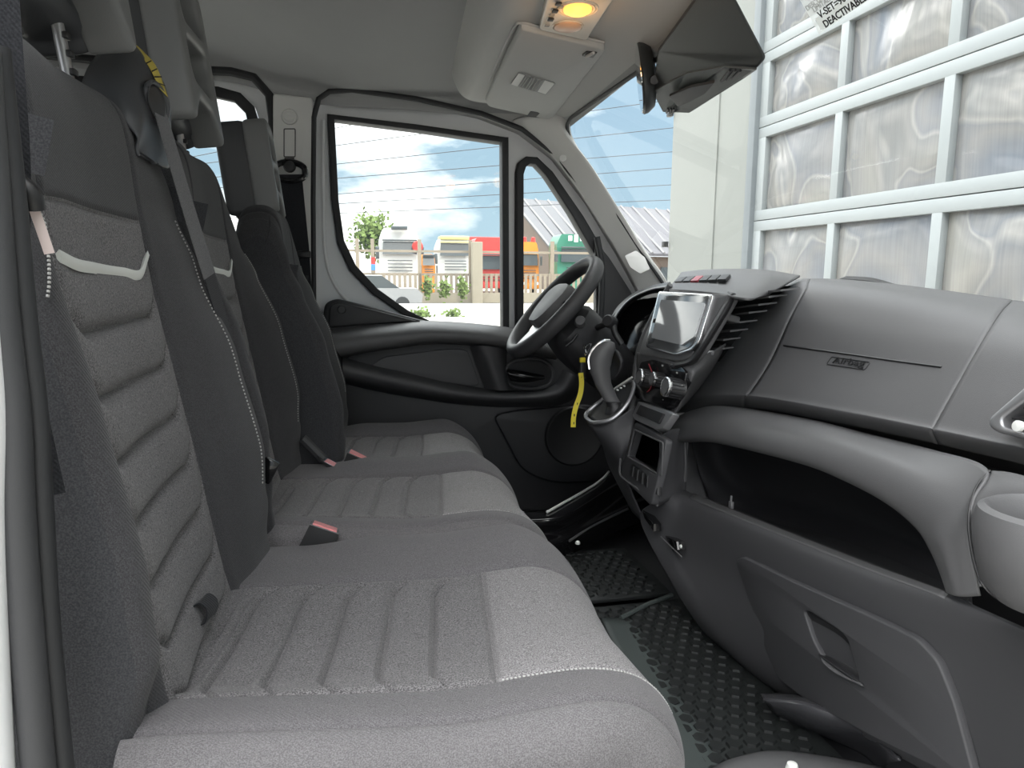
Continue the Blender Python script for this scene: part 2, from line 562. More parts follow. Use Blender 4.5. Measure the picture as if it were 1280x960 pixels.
# windscreen and its pillar
ws = mesh('window_4', [(1.13, 0.5, -0.035), (1.13, 2.46, -0.035), (0.69, 2.46, 0.59), (0.69, 0.5, 0.59)], [(0, 1, 2, 3)], M['glass'], None, False)
struct(ws, 'raked windscreen above the dashboard')
ap = patch('trim_1', [
    [(0.5294, 2.5, 0.5868), (0.6093, 2.5, 0.5261), (0.7026, 2.5, 0.4427), (0.8171, 2.5, 0.2963), (0.9232, 2.5, 0.139), (1.004, 2.5, 0), (1.035, 2.5, -0.1005)],
    [(0.5627, 2.46, 0.5925), (0.6448, 2.46, 0.5302), (0.7376, 2.46, 0.4427), (0.8454, 2.46, 0.3036), (0.9507, 2.46, 0.1542), (1.034, 2.46, 0.0174), (1.068, 2.46, -0.0934)],
    [(0.6452, 2.4, 0.5956), (0.6904, 2.4, 0.5304), (0.7797, 2.41, 0.441), (0.8845, 2.42, 0.2999), (0.9771, 2.42, 0.1634), (1.053, 2.42, 0.0456), (1.1, 2.42, -0.0691)],
    [(0.6992, 2.375, 0.5769), (0.7317, 2.444, 0.5307), (0.7975, 2.447, 0.4372), (0.8876, 2.429, 0.3093), (0.9782, 2.424, 0.1805), (1.073, 2.409, 0.0455), (1.144, 2.435, -0.0552)]],
    M['pillar'], nu=20, nv=36)
solid(ap, 0.012)
struct(ap, 'pale grey trim of the far windscreen pillar')
G().tube([p + Vector((-0.012, -0.004, -0.006)) for p in catmull([(0.7155, 1.628, 0.5537), (0.71, 1.898, 0.5616), (0.7035, 2.231, 0.5708), (0.703, 2.35, 0.5715), (0.7143, 2.415, 0.5555), (0.7524, 2.454, 0.5014), (0.8225, 2.458, 0.4018), (0.8923, 2.441, 0.3026), (0.9835, 2.436, 0.173), (1.077, 2.418, 0.04)], 50)], 0.006, 8).build('windscreen_gasket', M['rubber'], ap)
G().lathe([(0.0, 0.0), (0.012, 0.0), (0.012, 0.004), (0.0, 0.004)], (0.6927, 2.425, 0.4564), (-0.3, -1, 0.1), 16).build('screw_cover', M['pillar'], ap)
apl = plate('airbag_emblem', rounded([(0.9111, 2.395, 0.1334), (0.9523, 2.395, 0.1505), (0.9859, 2.395, 0.1231), (1.005, 2.395, 0.0787), (0.9693, 2.395, 0.0645), (0.9328, 2.395, 0.0893)], 0.006), M['pillar'], ap, depth=0.006, bev=0.001, nrm=(-0.35, -1, 0.2))
# far B pillar cover with the driver belt anchorage
bp = plate('trim_2', rounded([(-0.2566, 2.49, 0.636), (-0.1331, 2.49, 0.6279), (-0.1596, 2.49, -0.1445), (-0.2833, 2.49, -0.143)], 0.012), M['pillar'], depth=0.03, bev=0.006)
struct(bp, 'pale grey pillar cover behind the driver door')
G().lathe([(0.0, 0.005), (0.016, 0.005), (0.018, 0.003), (0.022, 0.003), (0.024, 0.006), (0.026, 0.0)], (-0.2077, 2.49, 0.5644), (0, -1, 0), 28).build('airbag_badge', M['pillar'], bp)
G().box((-0.2069, 2.484, 0.5705), (0.016, 0.004, 0.006), bev=0.001).box((-0.2076, 2.484, 0.5531), (0.022, 0.004, 0.008), bev=0.001).build('badge_relief', M['pillar'], bp)
ring_tube('height_slot', rounded([(-0.2264, 2.489, 0.5259), (-0.1916, 2.489, 0.5275), (-0.1949, 2.489, 0.4394), (-0.2298, 2.489, 0.4381)], 0.004), 0.0016, M['rubber_grey'], bp)
plate('slot_cover', rounded([(-0.2296, 2.485, 0.4349), (-0.1971, 2.485, 0.4361), (-0.2028, 2.485, 0.4183), (-0.206, 2.485, 0.4005), (-0.221, 2.485, 0.3999), (-0.2253, 2.485, 0.4174)], 0.003), M['black'], bp, depth=0.012, bev=0.002)

# ------------------------------------------------------------------ driver door
do = [(-0.1719, 2.56, -0.778), (-0.1488, 2.56, -0.0934), (-0.1263, 2.56, 0.5742), (-0.1091, 2.56, 0.6266), (-0.0719, 2.56, 0.6517), (-0.0088, 2.56, 0.6602),
      (0.2052, 2.56, 0.643), (0.4275, 2.56, 0.6035), (0.5653, 2.56, 0.5582), (0.6894, 2.56, 0.4718), (0.8181, 2.56, 0.3173), (0.9393, 2.56, 0.1305),
      (1.025, 2.56, -0.018), (1.094, 2.56, -0.1643), (1.127, 2.56, -0.4134), (1.126, 2.56, -0.8627)]
dc_ = Vector((0.3, 2.57, 0.0))
do = [Vector((x, 2.60, z)) + (Vector((x, 2.57, z)) - dc_).normalized() * 0.035 for x, y, z in do]
win = [(-0.0923, 2.57, 0.5963), (0.2048, 2.57, 0.5764), (0.518, 2.57, 0.5472), (0.5297, 2.57, 0.5477), (0.5321, 2.57, -0.1815), (0.2644, 2.57, -0.1315), (0.1512, 2.57, -0.0791), (0.0439, 2.57, -0.0056), (-0.0333, 2.57, 0.0773), (-0.0712, 2.57, 0.1671), (-0.088, 2.57, 0.3149)]
wing = [(-0.0693, 2.57, 0.5792), (0.2045, 2.57, 0.5577), (0.4977, 2.57, 0.5299), (0.5064, 2.57, 0.5302), (0.5081, 2.57, -0.1635), (0.2732, 2.57, -0.1143), (0.1656, 2.57, -0.0622), (0.0609, 2.57, 0.014), (-0.0111, 2.57, 0.094), (-0.0493, 2.57, 0.181), (-0.0641, 2.57, 0.3155)]
qo = [(0.5593, 2.57, -0.173), (0.5589, 2.57, 0.4298), (0.5676, 2.57, 0.4635), (0.5941, 2.57, 0.484), (0.6355, 2.57, 0.4828), (0.6924, 2.57, 0.4343), (0.8095, 2.57, 0.2808), (0.9376, 2.57, 0.0835), (0.965, 2.57, -0.012), (0.9162, 2.57, -0.1323), (0.7903, 2.57, -0.1761)]
qi = [(0.5865, 2.57, -0.1438), (0.5854, 2.57, 0.4223), (0.5942, 2.57, 0.4478), (0.6089, 2.57, 0.4595), (0.6296, 2.57, 0.4574), (0.6656, 2.57, 0.4222), (0.7603, 2.57, 0.2912), (0.8612, 2.57, 0.1302), (0.8717, 2.57, 0.0624), (0.8712, 2.57, -0.1018), (0.79, 2.57, -0.1461)]
dr = plate('door_1', do, M['paint'], holes=[[(x, 2.6, z) for x, y, z in win], [(x, 2.6, z) for x, y, z in qo]], depth=0.03, bev=0.006, front=0.015)
struct(dr, 'driver door with a white painted window frame and black trim')
ring_tube('door_seal', [Vector(p) + Vector((0, -0.035, 0)) for p in door_open[:-2]], 0.009, M['rubber'], dr, closed=False)
# moulded step line of the painted frame
G().tube(catmull([(-0.1051, 2.548, 0.5725), (-0.1136, 2.548, 0.3115), (-0.1117, 2.548, 0.1248), (-0.0854, 2.548, 0.03), (-0.0389, 2.548, -0.033)], 24), 0.006, 8).build('frame_step', M['paint'], dr)
for nm, o_, i_ in (('window_1', win, wing), ('window_2', qo, qi)):
    w_ = plate(nm, o_, M['rubber'], holes=[i_], depth=0.06, bev=0.004, front=0.012)
    struct(w_, {'window_1': 'large driver door window in a black gasket', 'window_2': 'small triangular quarter window in front of the steering wheel'}[nm])
    plate('window_glass', [Vector(p) + Vector((0, 0.012, 0)) for p in o_], M['glass'], w_, depth=0.004, bev=0)
# black mirror triangle panel of the door
plate('mirror_panel', rounded([(0.8519, 2.545, 0.1927), (0.9088, 2.545, 0.1295), (0.9998, 2.545, 0), (1.054, 2.545, -0.1326), (0.8637, 2.545, -0.1605)], 0.01), M['dash_dark'], dr, depth=0.03, bev=0.006)
G().tube(catmull([(0.8521, 2.528, 0.203), (0.8722, 2.528, 0.1051), (0.8743, 2.528, -0.0176), (0.8697, 2.528, -0.115)], 20), 0.012, 10).build('mirror_panel_edge', M['rubber'], dr)
# door trim
tb = plate('door_trim', rounded([(-0.1489, 2.5, -0.761), (-0.127, 2.5, -0.0914), (-0.1173, 2.5, -0.0349), (-0.08, 2.5, -0.0188), (0.0523, 2.5, -0.0517), (0.2157, 2.5, -0.0968), (0.4133, 2.5, -0.1211), (0.6778, 2.5, -0.1498),
                                 (0.922, 2.5, -0.1143), (1.065, 2.5, -0.1604), (1.106, 2.5, -0.8429)], 0.02), M['dash_dark'], dr, depth=0.05, bev=0.012)
plate('trim_shoulder', rounded([(-0.109, 2.488, -0.118), (-0.1013, 2.488, -0.0428), (-0.0747, 2.488, -0.0295), (0.0519, 2.488, -0.0596), (0.2091, 2.488, -0.1019), (0.0508, 2.488, -0.106)], 0.012), M['dash_dark'], tb, depth=0.02, bev=0.006)
G().lathe([(0.0, 0.003), (0.012, 0.003), (0.014, 0.0)], (-0.0624, 2.488, -0.0564), (0, -1, 0), 18).build('trim_button', M['black'], tb)
patch('armrest', [
    [(-0.123, 2.5, -0.1293), (-0.0299, 2.5, -0.1167), (0.0782, 2.5, -0.104), (0.2436, 2.5, -0.0971), (0.4711, 2.5, -0.1159), (0.7079, 2.5, -0.153)],
    [(-0.1076, 2.44, -0.1396), (-0.0165, 2.44, -0.13), (0.0812, 2.44, -0.1204), (0.2375, 2.44, -0.1111), (0.4597, 2.44, -0.1298), (0.6911, 2.44, -0.1721)],
    [(-0.0919, 2.41, -0.167), (-0.0041, 2.41, -0.155), (0.0901, 2.41, -0.1456), (0.2477, 2.41, -0.1341), (0.4596, 2.41, -0.1503), (0.6829, 2.41, -0.1953)],
    [(-0.0728, 2.42, -0.2024), (0.008, 2.42, -0.1905), (0.1004, 2.42, -0.1786), (0.2566, 2.42, -0.1619), (0.4615, 2.42, -0.1786), (0.6801, 2.42, -0.2215)],
    [(-0.0594, 2.49, -0.2223), (0.0161, 2.49, -0.2044), (0.1086, 2.49, -0.1921), (0.2638, 2.49, -0.1778), (0.4748, 2.49, -0.1981), (0.6908, 2.49, -0.2424)]],
    M['dash'], tb, nu=24, nv=40)
patch('pocket_rim', [
    [(-0.0645, 2.49, -0.2167), (0.0205, 2.49, -0.2431), (0.1565, 2.49, -0.2768), (0.3529, 2.49, -0.3271), (0.5568, 2.49, -0.3501), (0.6765, 2.49, -0.3359), (0.7183, 2.49, -0.2781)],
    [(-0.0634, 2.42, -0.2346), (0.0194, 2.42, -0.2578), (0.1517, 2.42, -0.2909), (0.3428, 2.42, -0.3374), (0.5412, 2.42, -0.3573), (0.6723, 2.42, -0.344), (0.7219, 2.42, -0.2822)],
    [(-0.0594, 2.42, -0.2748), (0.0184, 2.42, -0.2956), (0.151, 2.42, -0.3265), (0.3426, 2.42, -0.3626), (0.5412, 2.42, -0.3773), (0.6931, 2.42, -0.3648), (0.7517, 2.42, -0.2944)],
    [(-0.0512, 2.49, -0.3107), (0.0237, 2.49, -0.3322), (0.1549, 2.49, -0.3613), (0.3523, 2.49, -0.3962), (0.5569, 2.49, -0.4117), (0.7378, 2.49, -0.3998), (0.8043, 2.49, -0.3155)]],
    M['dash_low'], tb, nu=18, nv=44)
plate('trim_inset', rounded([(0.0256, 2.485, -0.2511), (0.0751, 2.485, -0.2189), (0.2968, 2.485, -0.1948), (0.3647, 2.485, -0.1987), (0.4097, 2.485, -0.3223), (0.3808, 2.485, -0.3301), (0.2113, 2.485, -0.3001)], 0.02), M['dash_low'], tb, depth=0.01, bev=0.003)
patch('grip_column', [
    [(0.3761, 2.485, -0.1904), (0.3985, 2.485, -0.259), (0.4269, 2.485, -0.34)],
    [(0.4014, 2.43, -0.1812), (0.4348, 2.43, -0.2542), (0.463, 2.43, -0.3394)],
    [(0.4653, 2.44, -0.1885), (0.4765, 2.44, -0.2561), (0.4994, 2.44, -0.3418)],
    [(0.5097, 2.49, -0.1986), (0.5097, 2.49, -0.2619), (0.5332, 2.49, -0.3495)]], M['dash_low'], tb, nu=14, nv=14)
hr = ring_tube('handle_recess', catmull([(0.4997, 2.47, -0.294), (0.523, 2.47, -0.3292), (0.5966, 2.47, -0.3428), (0.659, 2.47, -0.327), (0.6706, 2.47, -0.2749), (0.6287, 2.47, -0.2393), (0.5522, 2.47, -0.2378), (0.5114, 2.47, -0.2542)], 40, True), 0.007, M['dash_low'], tb)
patch('door_handle', [
    [(0.5006, 2.46, -0.2672), (0.542, 2.45, -0.2728), (0.5887, 2.45, -0.2824), (0.6383, 2.46, -0.2934)],
    [(0.4974, 2.43, -0.2781), (0.5411, 2.42, -0.2865), (0.5844, 2.42, -0.2932), (0.6361, 2.44, -0.2997)],
    [(0.5109, 2.44, -0.3079), (0.5492, 2.43, -0.3134), (0.5898, 2.43, -0.3116), (0.6388, 2.45, -0.3066)]], M['gloss_black'], tb, nu=12, nv=20, thick=0.008)
plate('speaker_panel', rounded([(0.4538, 2.475, -0.4378), (0.5241, 2.475, -0.4228), (0.8253, 2.475, -0.4063), (1.016, 2.475, -0.519), (0.9882, 2.475, -0.7026), (0.6751, 2.475, -0.6973), (0.5599, 2.475, -0.6429), (0.5123, 2.475, -0.5455)], 0.05), M['dash_dark'], tb, depth=0.02, bev=0.006)
sg = G()
c0 = Vector((0.7552, 2.462, -0.5208))
sg.lathe([(0.0, 0.004), (0.095, 0.004), (0.10, 0.006), (0.106, 0.006), (0.112, 0.0)], c0, (0, -1, 0), 40)
sg.build('speaker_grille', M['black'], tb)

# ------------------------------------------------------------------ near door aperture at the left edge
nf = G()
nf.tube(catmull([(-0.2796, 0.6, 0.1715), (-0.2777, 0.6, 0.0668), (-0.2788, 0.6, -0.02), (-0.2796, 0.6, -0.0921), (-0.2869, 0.6, -0.1662), (-0.2932, 0.6, -0.269), (-0.2988, 0.6, -0.4043)], 40), 0.016, 14)
nfo = nf.build('trim_3', M['paint'])
struct(nfo, 'white painted edge of the near door aperture at the left border')
G().tube(catmull([(-0.2639, 0.61, 0.1758), (-0.2655, 0.61, 0.0683), (-0.2664, 0.61, -0.0205), (-0.2647, 0.61, -0.0943), (-0.2674, 0.61, -0.1706), (-0.2688, 0.61, -0.2766), (-0.269, 0.61, -0.4166)], 40), 0.0125, 12).build('aperture_rubber', M['rubber_grey'], nfo)
G().tube(catmull([(-0.2598, 0.625, 0.1808), (-0.2574, 0.625, 0.0704), (-0.2568, 0.625, -0.0211), (-0.2548, 0.625, -0.0972), (-0.2567, 0.625, -0.1759), (-0.259, 0.625, -0.2851), (-0.2574, 0.625, -0.4297)], 40), 0.009, 12).build('aperture_seal', M['rubber'], nfo)
# ================================================================== SEATS
def smooth01(a, b, x):
    t = max(0.0, min(1.0, (x - a) / (b - a)))
    return t * t * (3 - 2 * t)

def path_frame(P, n):
    """dense XZ path with normals pointing to the left of travel"""
    C = catmull([(p[0], 0, p[1]) for p in P], n)
    N = []
    for i in range(n):
        d = (C[min(i + 1, n - 1)] - C[max(i - 1, 0)]).normalized()
        N.append(Vector((-d.z, 0, d.x)))
    return C, N

def split_build(root, V, nu, nv, region, spec):
    """one lofted skin, cut into parts by region so that they meet without gaps"""
    F = {}
    for i in range(nu - 1):
        for j in range(nv - 1):
            F.setdefault(region(i, j), []).append((i * nv + j, i * nv + j + 1, (i + 1) * nv + j + 1, (i + 1) * nv + j))
    outs = {}
    for key, fs in F.items():
        name, mt = spec[key]
        idx = {}
        v, f = [], []
        for q in fs:
            r = []
            for k in q:
                if k not in idx:
                    idx[k] = len(v)
                    v.append(V[k])
                r.append(idx[k])
            f.append(r)
        outs[key] = mesh(name, v, f, mt, root, True)
    return outs

def groove(d, w, depth):
    """pinched welt: a dark valley with a raised lip on one side"""
    return -depth * math.exp(-((d - 1.5 * w) / w) ** 2) + 0.55 * depth * math.exp(-((d + 0.6 * w) / (1.1 * w)) ** 2)

def make_cushion(root, s):
    yno, yn, yf, yfo, z0, dx = s['yno'], s['yn'], s['yf'], s['yfo'], s['z'], s.get('dx', 0.0)
    yc = (yn + yf) / 2
    P = [(-0.222, z0 + 0.010), (-0.17, z0 + 0.009), (-0.10, z0 + 0.006), (0.02, z0 + 0.002), (0.12, z0), (0.20, z0 + 0.006),
         (0.27, z0 + 0.006), (0.33, z0 - 0.016), (0.37, z0 - 0.06), (0.385, z0 - 0.115), (0.365, z0 - 0.18), (0.33, z0 - 0.24)]
    P = [(a + dx, b) for a, b in P]
    nu, nv = 420, 190
    C, N = path_frame(P, nu)
    cross = [(yno + 0.02, -0.20), (yno + 0.005, -0.12), (yno, -0.06), (yno + 0.004, -0.026), (yno + 0.022, -0.003), (yno + 0.05, 0.004), (yn - 0.012, 0.002), (yn + 0.012, -0.001),
             (lerp(yn, yc, 0.5), -0.006), (yc, -0.010), (lerp(yc, yf, 0.5), -0.006), (yf - 0.012, 0.000), (yf + 0.02, 0.012), (lerp(yf, yfo, 0.45), 0.027),
             (lerp(yf, yfo, 0.72), 0.028), (yfo - 0.02, 0.014), (yfo - 0.003, -0.02), (yfo, -0.06), (yfo - 0.004, -0.12), (yfo - 0.02, -0.20)]
    L = catmull([(a, b, 0) for a, b in cross], nv)
    xd = 0.165 + dx
    ribs = [xd - 0.345 + 0.066 * k for k in range(5)]
    V, reg = [], []
    for i in range(nu):
        c, nn = C[i], N[i]
        front = smooth01(0.24 + dx, 0.385 + dx, c.x) if c.z > z0 - 0.15 else 1.0
        ends = smooth01(z0 - 0.03, z0 - 0.16, c.z)
        for j in range(nv):
            y, h = L[j].x, L[j].y
            if y > yf and h > -0.02:
                h = lerp(0.0, h, 0.35 + 0.65 * smooth01(-0.14 + dx, 0.0 + dx, c.x)) * (1 - 0.7 * front)
            if y < yn + 0.06 and h > -0.02:
                h += 0.018 * smooth01(0.16 + dx, -0.22 + dx, c.x) * smooth01(yn + 0.06, yn - 0.02, y)
            if y < yn and h > -0.02:
                h *= (1 - 0.4 * front)
            t = (y - yc) / (yf - yn) * 2
            w = abs(t)
            x = c.x
            if w < 1.04 and c.z > z0 - 0.05:
                # ribs: straight across, bending forward near the far seam and back near the near seam
                bend = 0.030 * max(0.0, (t - 0.62) / 0.38) ** 2 + 0.024 * max(0.0, (-t - 0.72) / 0.28) ** 2
                fade = 1 - smooth01(0.93, 1.0, w)
                for r in ribs:
                    d = x - (r + bend)
                    if abs(d) < 0.03:
                        h += groove(d, 0.0036, 0.0075) * fade
                d = x - xd
                if abs(d) < 0.03:
                    h += (-0.008 * math.exp(-(d / 0.005) ** 2)) * fade
                if x > xd:
                    h += 0.006 * smooth01(0, 0.03, d) * (1 - smooth01(0.15, 0.2, d)) * (1 - w ** 4)
                # pillows between ribs
                if ribs[0] - 0.02 < x < xd:
                    ph = ((x - bend - ribs[0]) / 0.066) % 1.0
                    h += 0.0022 * math.sin(math.pi * ph) * fade
            # seams along both sides of the centre panel
            for ys in (yn - 0.62 * (yn - yno), yn, yf):
                d = y - ys
                if abs(d) < 0.02 and h > -0.02:
                    h += -0.0055 * math.exp(-(d / 0.0042) ** 2)
            # lower seam between bolster and skirt
            if h < -0.02:
                h += 0.0
            yy = yc + (y - yc) * (1 - 0.045 * front - 0.02 * ends)
            side = 0.0
            if h < -0.02 and j < nv / 2:
                side = 0.0
            skew = 0.018 * max(-1.0, min(1.0, t)) * smooth01(0.33 + dx, xd + 0.02, c.x)
            if y < yn:
                skew -= 0.040 * ((yn - y) / (yn - yno)) ** 1.4 * smooth01(0.15 + dx, 0.36 + dx, c.x)
            V.append(Vector((c.x + skew, yy, c.z)) + nn * h)
    def region(i, j):
        y, h = (L[j].x + L[j + 1].x) / 2, (L[j].y + L[j + 1].y) / 2
        c = C[i]
        t = (y - yc) / (yf - yn) * 2
        if h < -0.036 or y < yn - 0.62 * (yn - yno): return 'skirt'
        if abs(t) < 1:
            if c.z < z0 - 0.075: return 'skirt'
            return 'thigh' if c.x > xd or c.z < z0 - 0.06 else 'center'
        if c.z < z0 - 0.075: return 'skirt'
        return 'near' if t < 0 else 'far'
    outs = split_build(root, V, nu, nv, region, {'center': ('seat_panel', M['fab_center']), 'thigh': ('thigh_panel', M['fab_thigh']),
                                          'near': ('cushion_bolster', M['fab_cushion']), 'far': ('cushion_bolster', M['fab_cushion']), 'skirt': ('cushion_skirt', M['fab_skirt'])})
    def S(x, y, lift=0.0):
        best = min(range(nu), key=lambda i: abs(C[i].x - x) + (1 if C[i].z < z0 - 0.08 else 0))
        jj = min(range(nv), key=lambda j: abs(L[j].x - y) + (1 if L[j].y < -0.03 else 0))
        return V[best * nv + jj] + N[best] * lift
    return V, C, N, L, nu, nv, outs

def make_back(root, s):
    yno, yn, yf, yfo, dx, dz = s['byno'], s['byn'], s['byf'], s['byfo'], s.get('bdx', 0.0), s.get('bdz', 0.0)
    sh = s['shoulder']
    yc = (yn + yf) / 2
    P = [(-0.185, -0.50), (-0.205, -0.44), (-0.222, -0.36), (-0.246, -0.21), (-0.270, -0.075), (-0.289, 0.04), (-0.300, 0.14), (-0.306, 0.215), (-0.316, 0.262), (-0.338, 0.286), (-0.372, 0.290), (-0.41, 0.27), (-0.43, 0.20)]
    P = [(a + dx, b + (dz if b > -0.3 else dz * 0.3)) for a, b in P]
    nu, nv = 320, 190
    C, N = path_frame(P, nu)
    N = [-n for n in N]
    def bol(z):
        return interp([(-0.50, 0.02), (-0.42, 0.040), (-0.34, 0.058), (-0.25, 0.072), (-0.10, 0.064), (0.05, 0.035), (0.16, 0.014), (0.26, 0.003)], z - dz)
    def bol_low(z):      # the outer bolster of the nearest seat tucks in towards its foot
        return interp([(-0.50, -0.07), (-0.42, -0.022), (-0.34, 0.012), (-0.25, 0.020)], z - dz)
    # lateral layout in (y, weight of bolster height, set-back)
    W = 0.0
    lay = [(yno + 0.012, -0.16, 0), (yno + 0.004, -0.10, 0), (yno, -0.05, 0.2), (yno + 0.004, -0.018, 0.6), (yno + 0.018, 0.0, 0.93), (yno + 0.04, 0.002, 1.0), (lerp(yno, yn, 0.62), 0, 0.72), (yn - 0.008, 0, 0.16), (yn + 0.012, 0, 0.0),
           (lerp(yn, yc, 0.5), -0.004, 0), (yc, -0.007, 0), (lerp(yc, yf, 0.5), -0.004, 0), (yf - 0.012, 0, 0.0), (yf + 0.008, 0, 0.16), (lerp(yfo, yf, 0.62), 0, 0.72), (yfo - 0.04, 0.002, 1.0), (yfo - 0.018, 0, 0.93), (yfo - 0.004, -0.018, 0.6), (yfo, -0.05, 0.2), (yfo - 0.004, -0.10, 0), (yfo - 0.012, -0.16, 0)]
    L = catmull(lay, nv)
    zseam = 0.115 + dz
    chan = [(-0.018 + dz), (-0.088 + dz), (-0.158 + dz), (-0.228 + dz), (-0.298 + dz), (-0.368 + dz), (-0.43 + dz)]
    strip_z = 0.045 + dz
    V = []
    for i in range(nu):
        c, nn = C[i], N[i]
        top = smooth01(0.05 + dz, 0.27 + dz, c.z) if c.x > -0.33 + dx else 1.0
        b = bol(c.z) if c.x > -0.335 + dx else 0.0
        for j in range(nv):
            y, h0, wb = L[j]
            h = h0 + wb * b * (s.get('nb', 1.0) if j < nv / 2 else s.get('fb', 1.0)) if not (j < nv / 2 and s.get('nb', 1.0) < 0.5 and c.z < -0.25) else h0 + wb * bol_low(c.z)
            t = (y - yc) / (yf - yn) * 2
            w = abs(t)
            if w < 1.02 and c.x > -0.33 + dx:
                fade = 1 - smooth01(0.86, 0.99, w)
                up = 0.030 * max(0.0, (w - 0.78) / 0.22) + 0.006 * t
                for k, zc in enumerate(chan):
                    d = c.z - (zc + up)
                    if abs(d) < 0.035:
                        h += (-0.0085 * math.exp(-(d / 0.0052) ** 2)) * fade
                zz = c.z - up
                if chan[-1] < zz < chan[0] + 0.06:
                    ph = ((zz - chan[0]) / 0.07) % 1.0
                    h += 0.0050 * math.sin(math.pi * ph) ** 0.8 * (1 - smooth01(0.75, 1.0, w))
                d = c.z - zseam
                if abs(d) < 0.02:
                    h += -0.005 * math.exp(-(d / 0.004) ** 2) * fade
            for ys in (yn, yf):
                d = y - ys
                if abs(d) < 0.02:
                    h += -0.005 * math.exp(-(d / 0.004) ** 2)
            half = (yfo - yno) / 2
            ym = (yfo + yno) / 2
            q = (y - ym) / half
            drop = (sh[0] if q < 0 else sh[1]) * max(0.0, (abs(q) - 0.45) / 0.55) ** 1.7 * smooth01(-0.02 + dz, 0.27 + dz, c.z if c.x > -0.335 + dx else 9)
            yy = ym + (y - ym) * (1 - s.get('taper', 0.10) * top)
            V.append(Vector((c.x, yy, c.z - drop)) + nn * h)
    def region(i, j):
        y, h = (L[j].x + L[j + 1].x) / 2, (L[j].y + L[j + 1].y) / 2
        c = C[i]
        if j < nv / 2 and h < -0.010: return 'side'
        if j >= nv / 2 and h < -0.03: return 'side_far'
        t = (y - yc) / (yf - yn) * 2
        if abs(t) < 1:
            return 'upper' if c.z > zseam or c.x < -0.31 + dx else 'center'
        return 'near' if t < 0 else 'far'
    split_build(root, V, nu, nv, region, {'center': ('back_panel', M['fab_center']), 'upper': ('shoulder_panel', M['fab_bolster']), 'near': ('back_bolster', M['fab_bolster']),
                                          'far': ('back_bolster', M['fab_bolster']), 'side': ('back_side', M['fab_side']), 'side_far': ('back_side', M['fab_side'])})
    # pale reflective strip with turned-up ends
    def at(y, z, lift):
        i = next((k for k in range(nu - 2) if C[k].z <= z < C[k + 1].z), nu // 2)
        j = next((k for k in range(nv - 2) if L[k].x <= y < L[k + 1].x and L[k].y > -0.04), nv // 2)
        a = (z - C[i].z) / (C[i + 1].z - C[i].z)
        b = (y - L[j].x) / (L[j + 1].x - L[j].x)
        p0 = V[i * nv + j].lerp(V[i * nv + j + 1], b)
        p1 = V[(i + 1) * nv + j].lerp(V[(i + 1) * nv + j + 1], b)
        return p0.lerp(p1, a) + N[i] * lift
    st = []
    for k in range(31):
        t = -0.97 + 1.94 * k / 30
        z = strip_z + (0.034 if t > 0 else 0.008) * max(0.0, (abs(t) - 0.80) / 0.20) - 0.004 * t
        st.append(at(yc + t * (yf - yn) / 2 * 0.98, z, 0.002))
    g = G()
    rings = []
    st = catmull(st[::5], 61)
    for p in st:
        rings.append([p + Vector((0.001, 0, 0.0065)), p + Vector((0.003, 0, 0)), p + Vector((0.001, 0, -0.0065)), p + Vector((-0.004, 0, 0))])
    g.loft(rings)
    g.build('reflective_strip', M['white_strip'], root)
    return V, C, N, L, nu, nv, at

def stitch(root, pts, name='stitching', size=0.0016, gap=2):
    g = G()
    for k in range(0, len(pts) - 1, gap):
        a, b = pts[k], pts[k + 1]
        g.tube([a, lerp(a, b, 0.5), b], size, 6)
    o = g.build(name, M['thread'], root)
    o['kind'] = 'stuff'
    return o

def make_headrest(root, y0, y1, zb, h, xf, tilt=0.12, th=0.085, solid_face=False):
    """slab with two openings in its front face, recessed back and two notched steel rods"""
    R = Matrix.Rotation(-tilt, 3, 'Y')
    base = Vector((xf, (y0 + y1) / 2, zb))
    w = y1 - y0
    def tr(x, y, z): return base + R @ Vector((x, y, z))
    out2 = [(-0.5 * w, -0.012), (-0.44 * w, -0.024), (-0.36 * w, -0.004), (-0.20 * w, 0.030), (0.20 * w, 0.030), (0.36 * w, -0.004), (0.44 * w, -0.024), (0.5 * w, -0.012), (0.50 * w, 0.4 * h), (0.475 * w, 0.78 * h), (0.40 * w, 0.96 * h), (0.25 * w, h), (-0.25 * w, h), (-0.40 * w, 0.96 * h), (-0.475 * w, 0.78 * h), (-0.5 * w, 0.4 * h)]
    O = rounded([Vector((0, a, b)) for a, b in out2], 0.03, 5)
    h1 = rounded([Vector((0, a, b)) for a, b in [(-0.33 * w, 0.20 * h), (0.33 * w, 0.20 * h), (0.34 * w, 0.50 * h), (-0.34 * w, 0.44 * h)]], 0.03, 5)
    h2 = rounded([Vector((0, a, b)) for a, b in [(-0.34 * w, 0.53 * h), (0.34 * w, 0.59 * h), (0.30 * w, 0.86 * h), (-0.30 * w, 0.86 * h)]], 0.03, 5)
    nrm = R @ Vector((1, 0, 0))
    T = lambda L: [tr(*p) for p in L]
    fc = plate('headrest_face', T(O), M['headrest_face'], root, holes=[T(h1), T(h2)], nrm=nrm, depth=0.062, bev=0.010)
    bk = plate('headrest_shell', [tr(-0.050, p.y * 0.99, min(p.z * 0.995, -0.008) if p.z < 0.06 else p.z * 0.995) for p in O], M['headrest'], root, nrm=nrm, depth=th, bev=0.022)
    for sy in (-1.45, 0.82):
        g = G()
        g.tube([tr(-0.07, sy * 0.24 * w, 0.05), tr(-0.07, sy * 0.24 * w, -0.11)], 0.0075, 12)
        ro = g.build('headrest_rod', M['silver'], root)
        g = G()
        for k in range(4):
            g.box(tr(-0.062, sy * 0.24 * w, -0.02 - 0.022 * k), (0.006, 0.014, 0.008), bev=0.001)
        g.build('rod_notches', M['black'], ro)

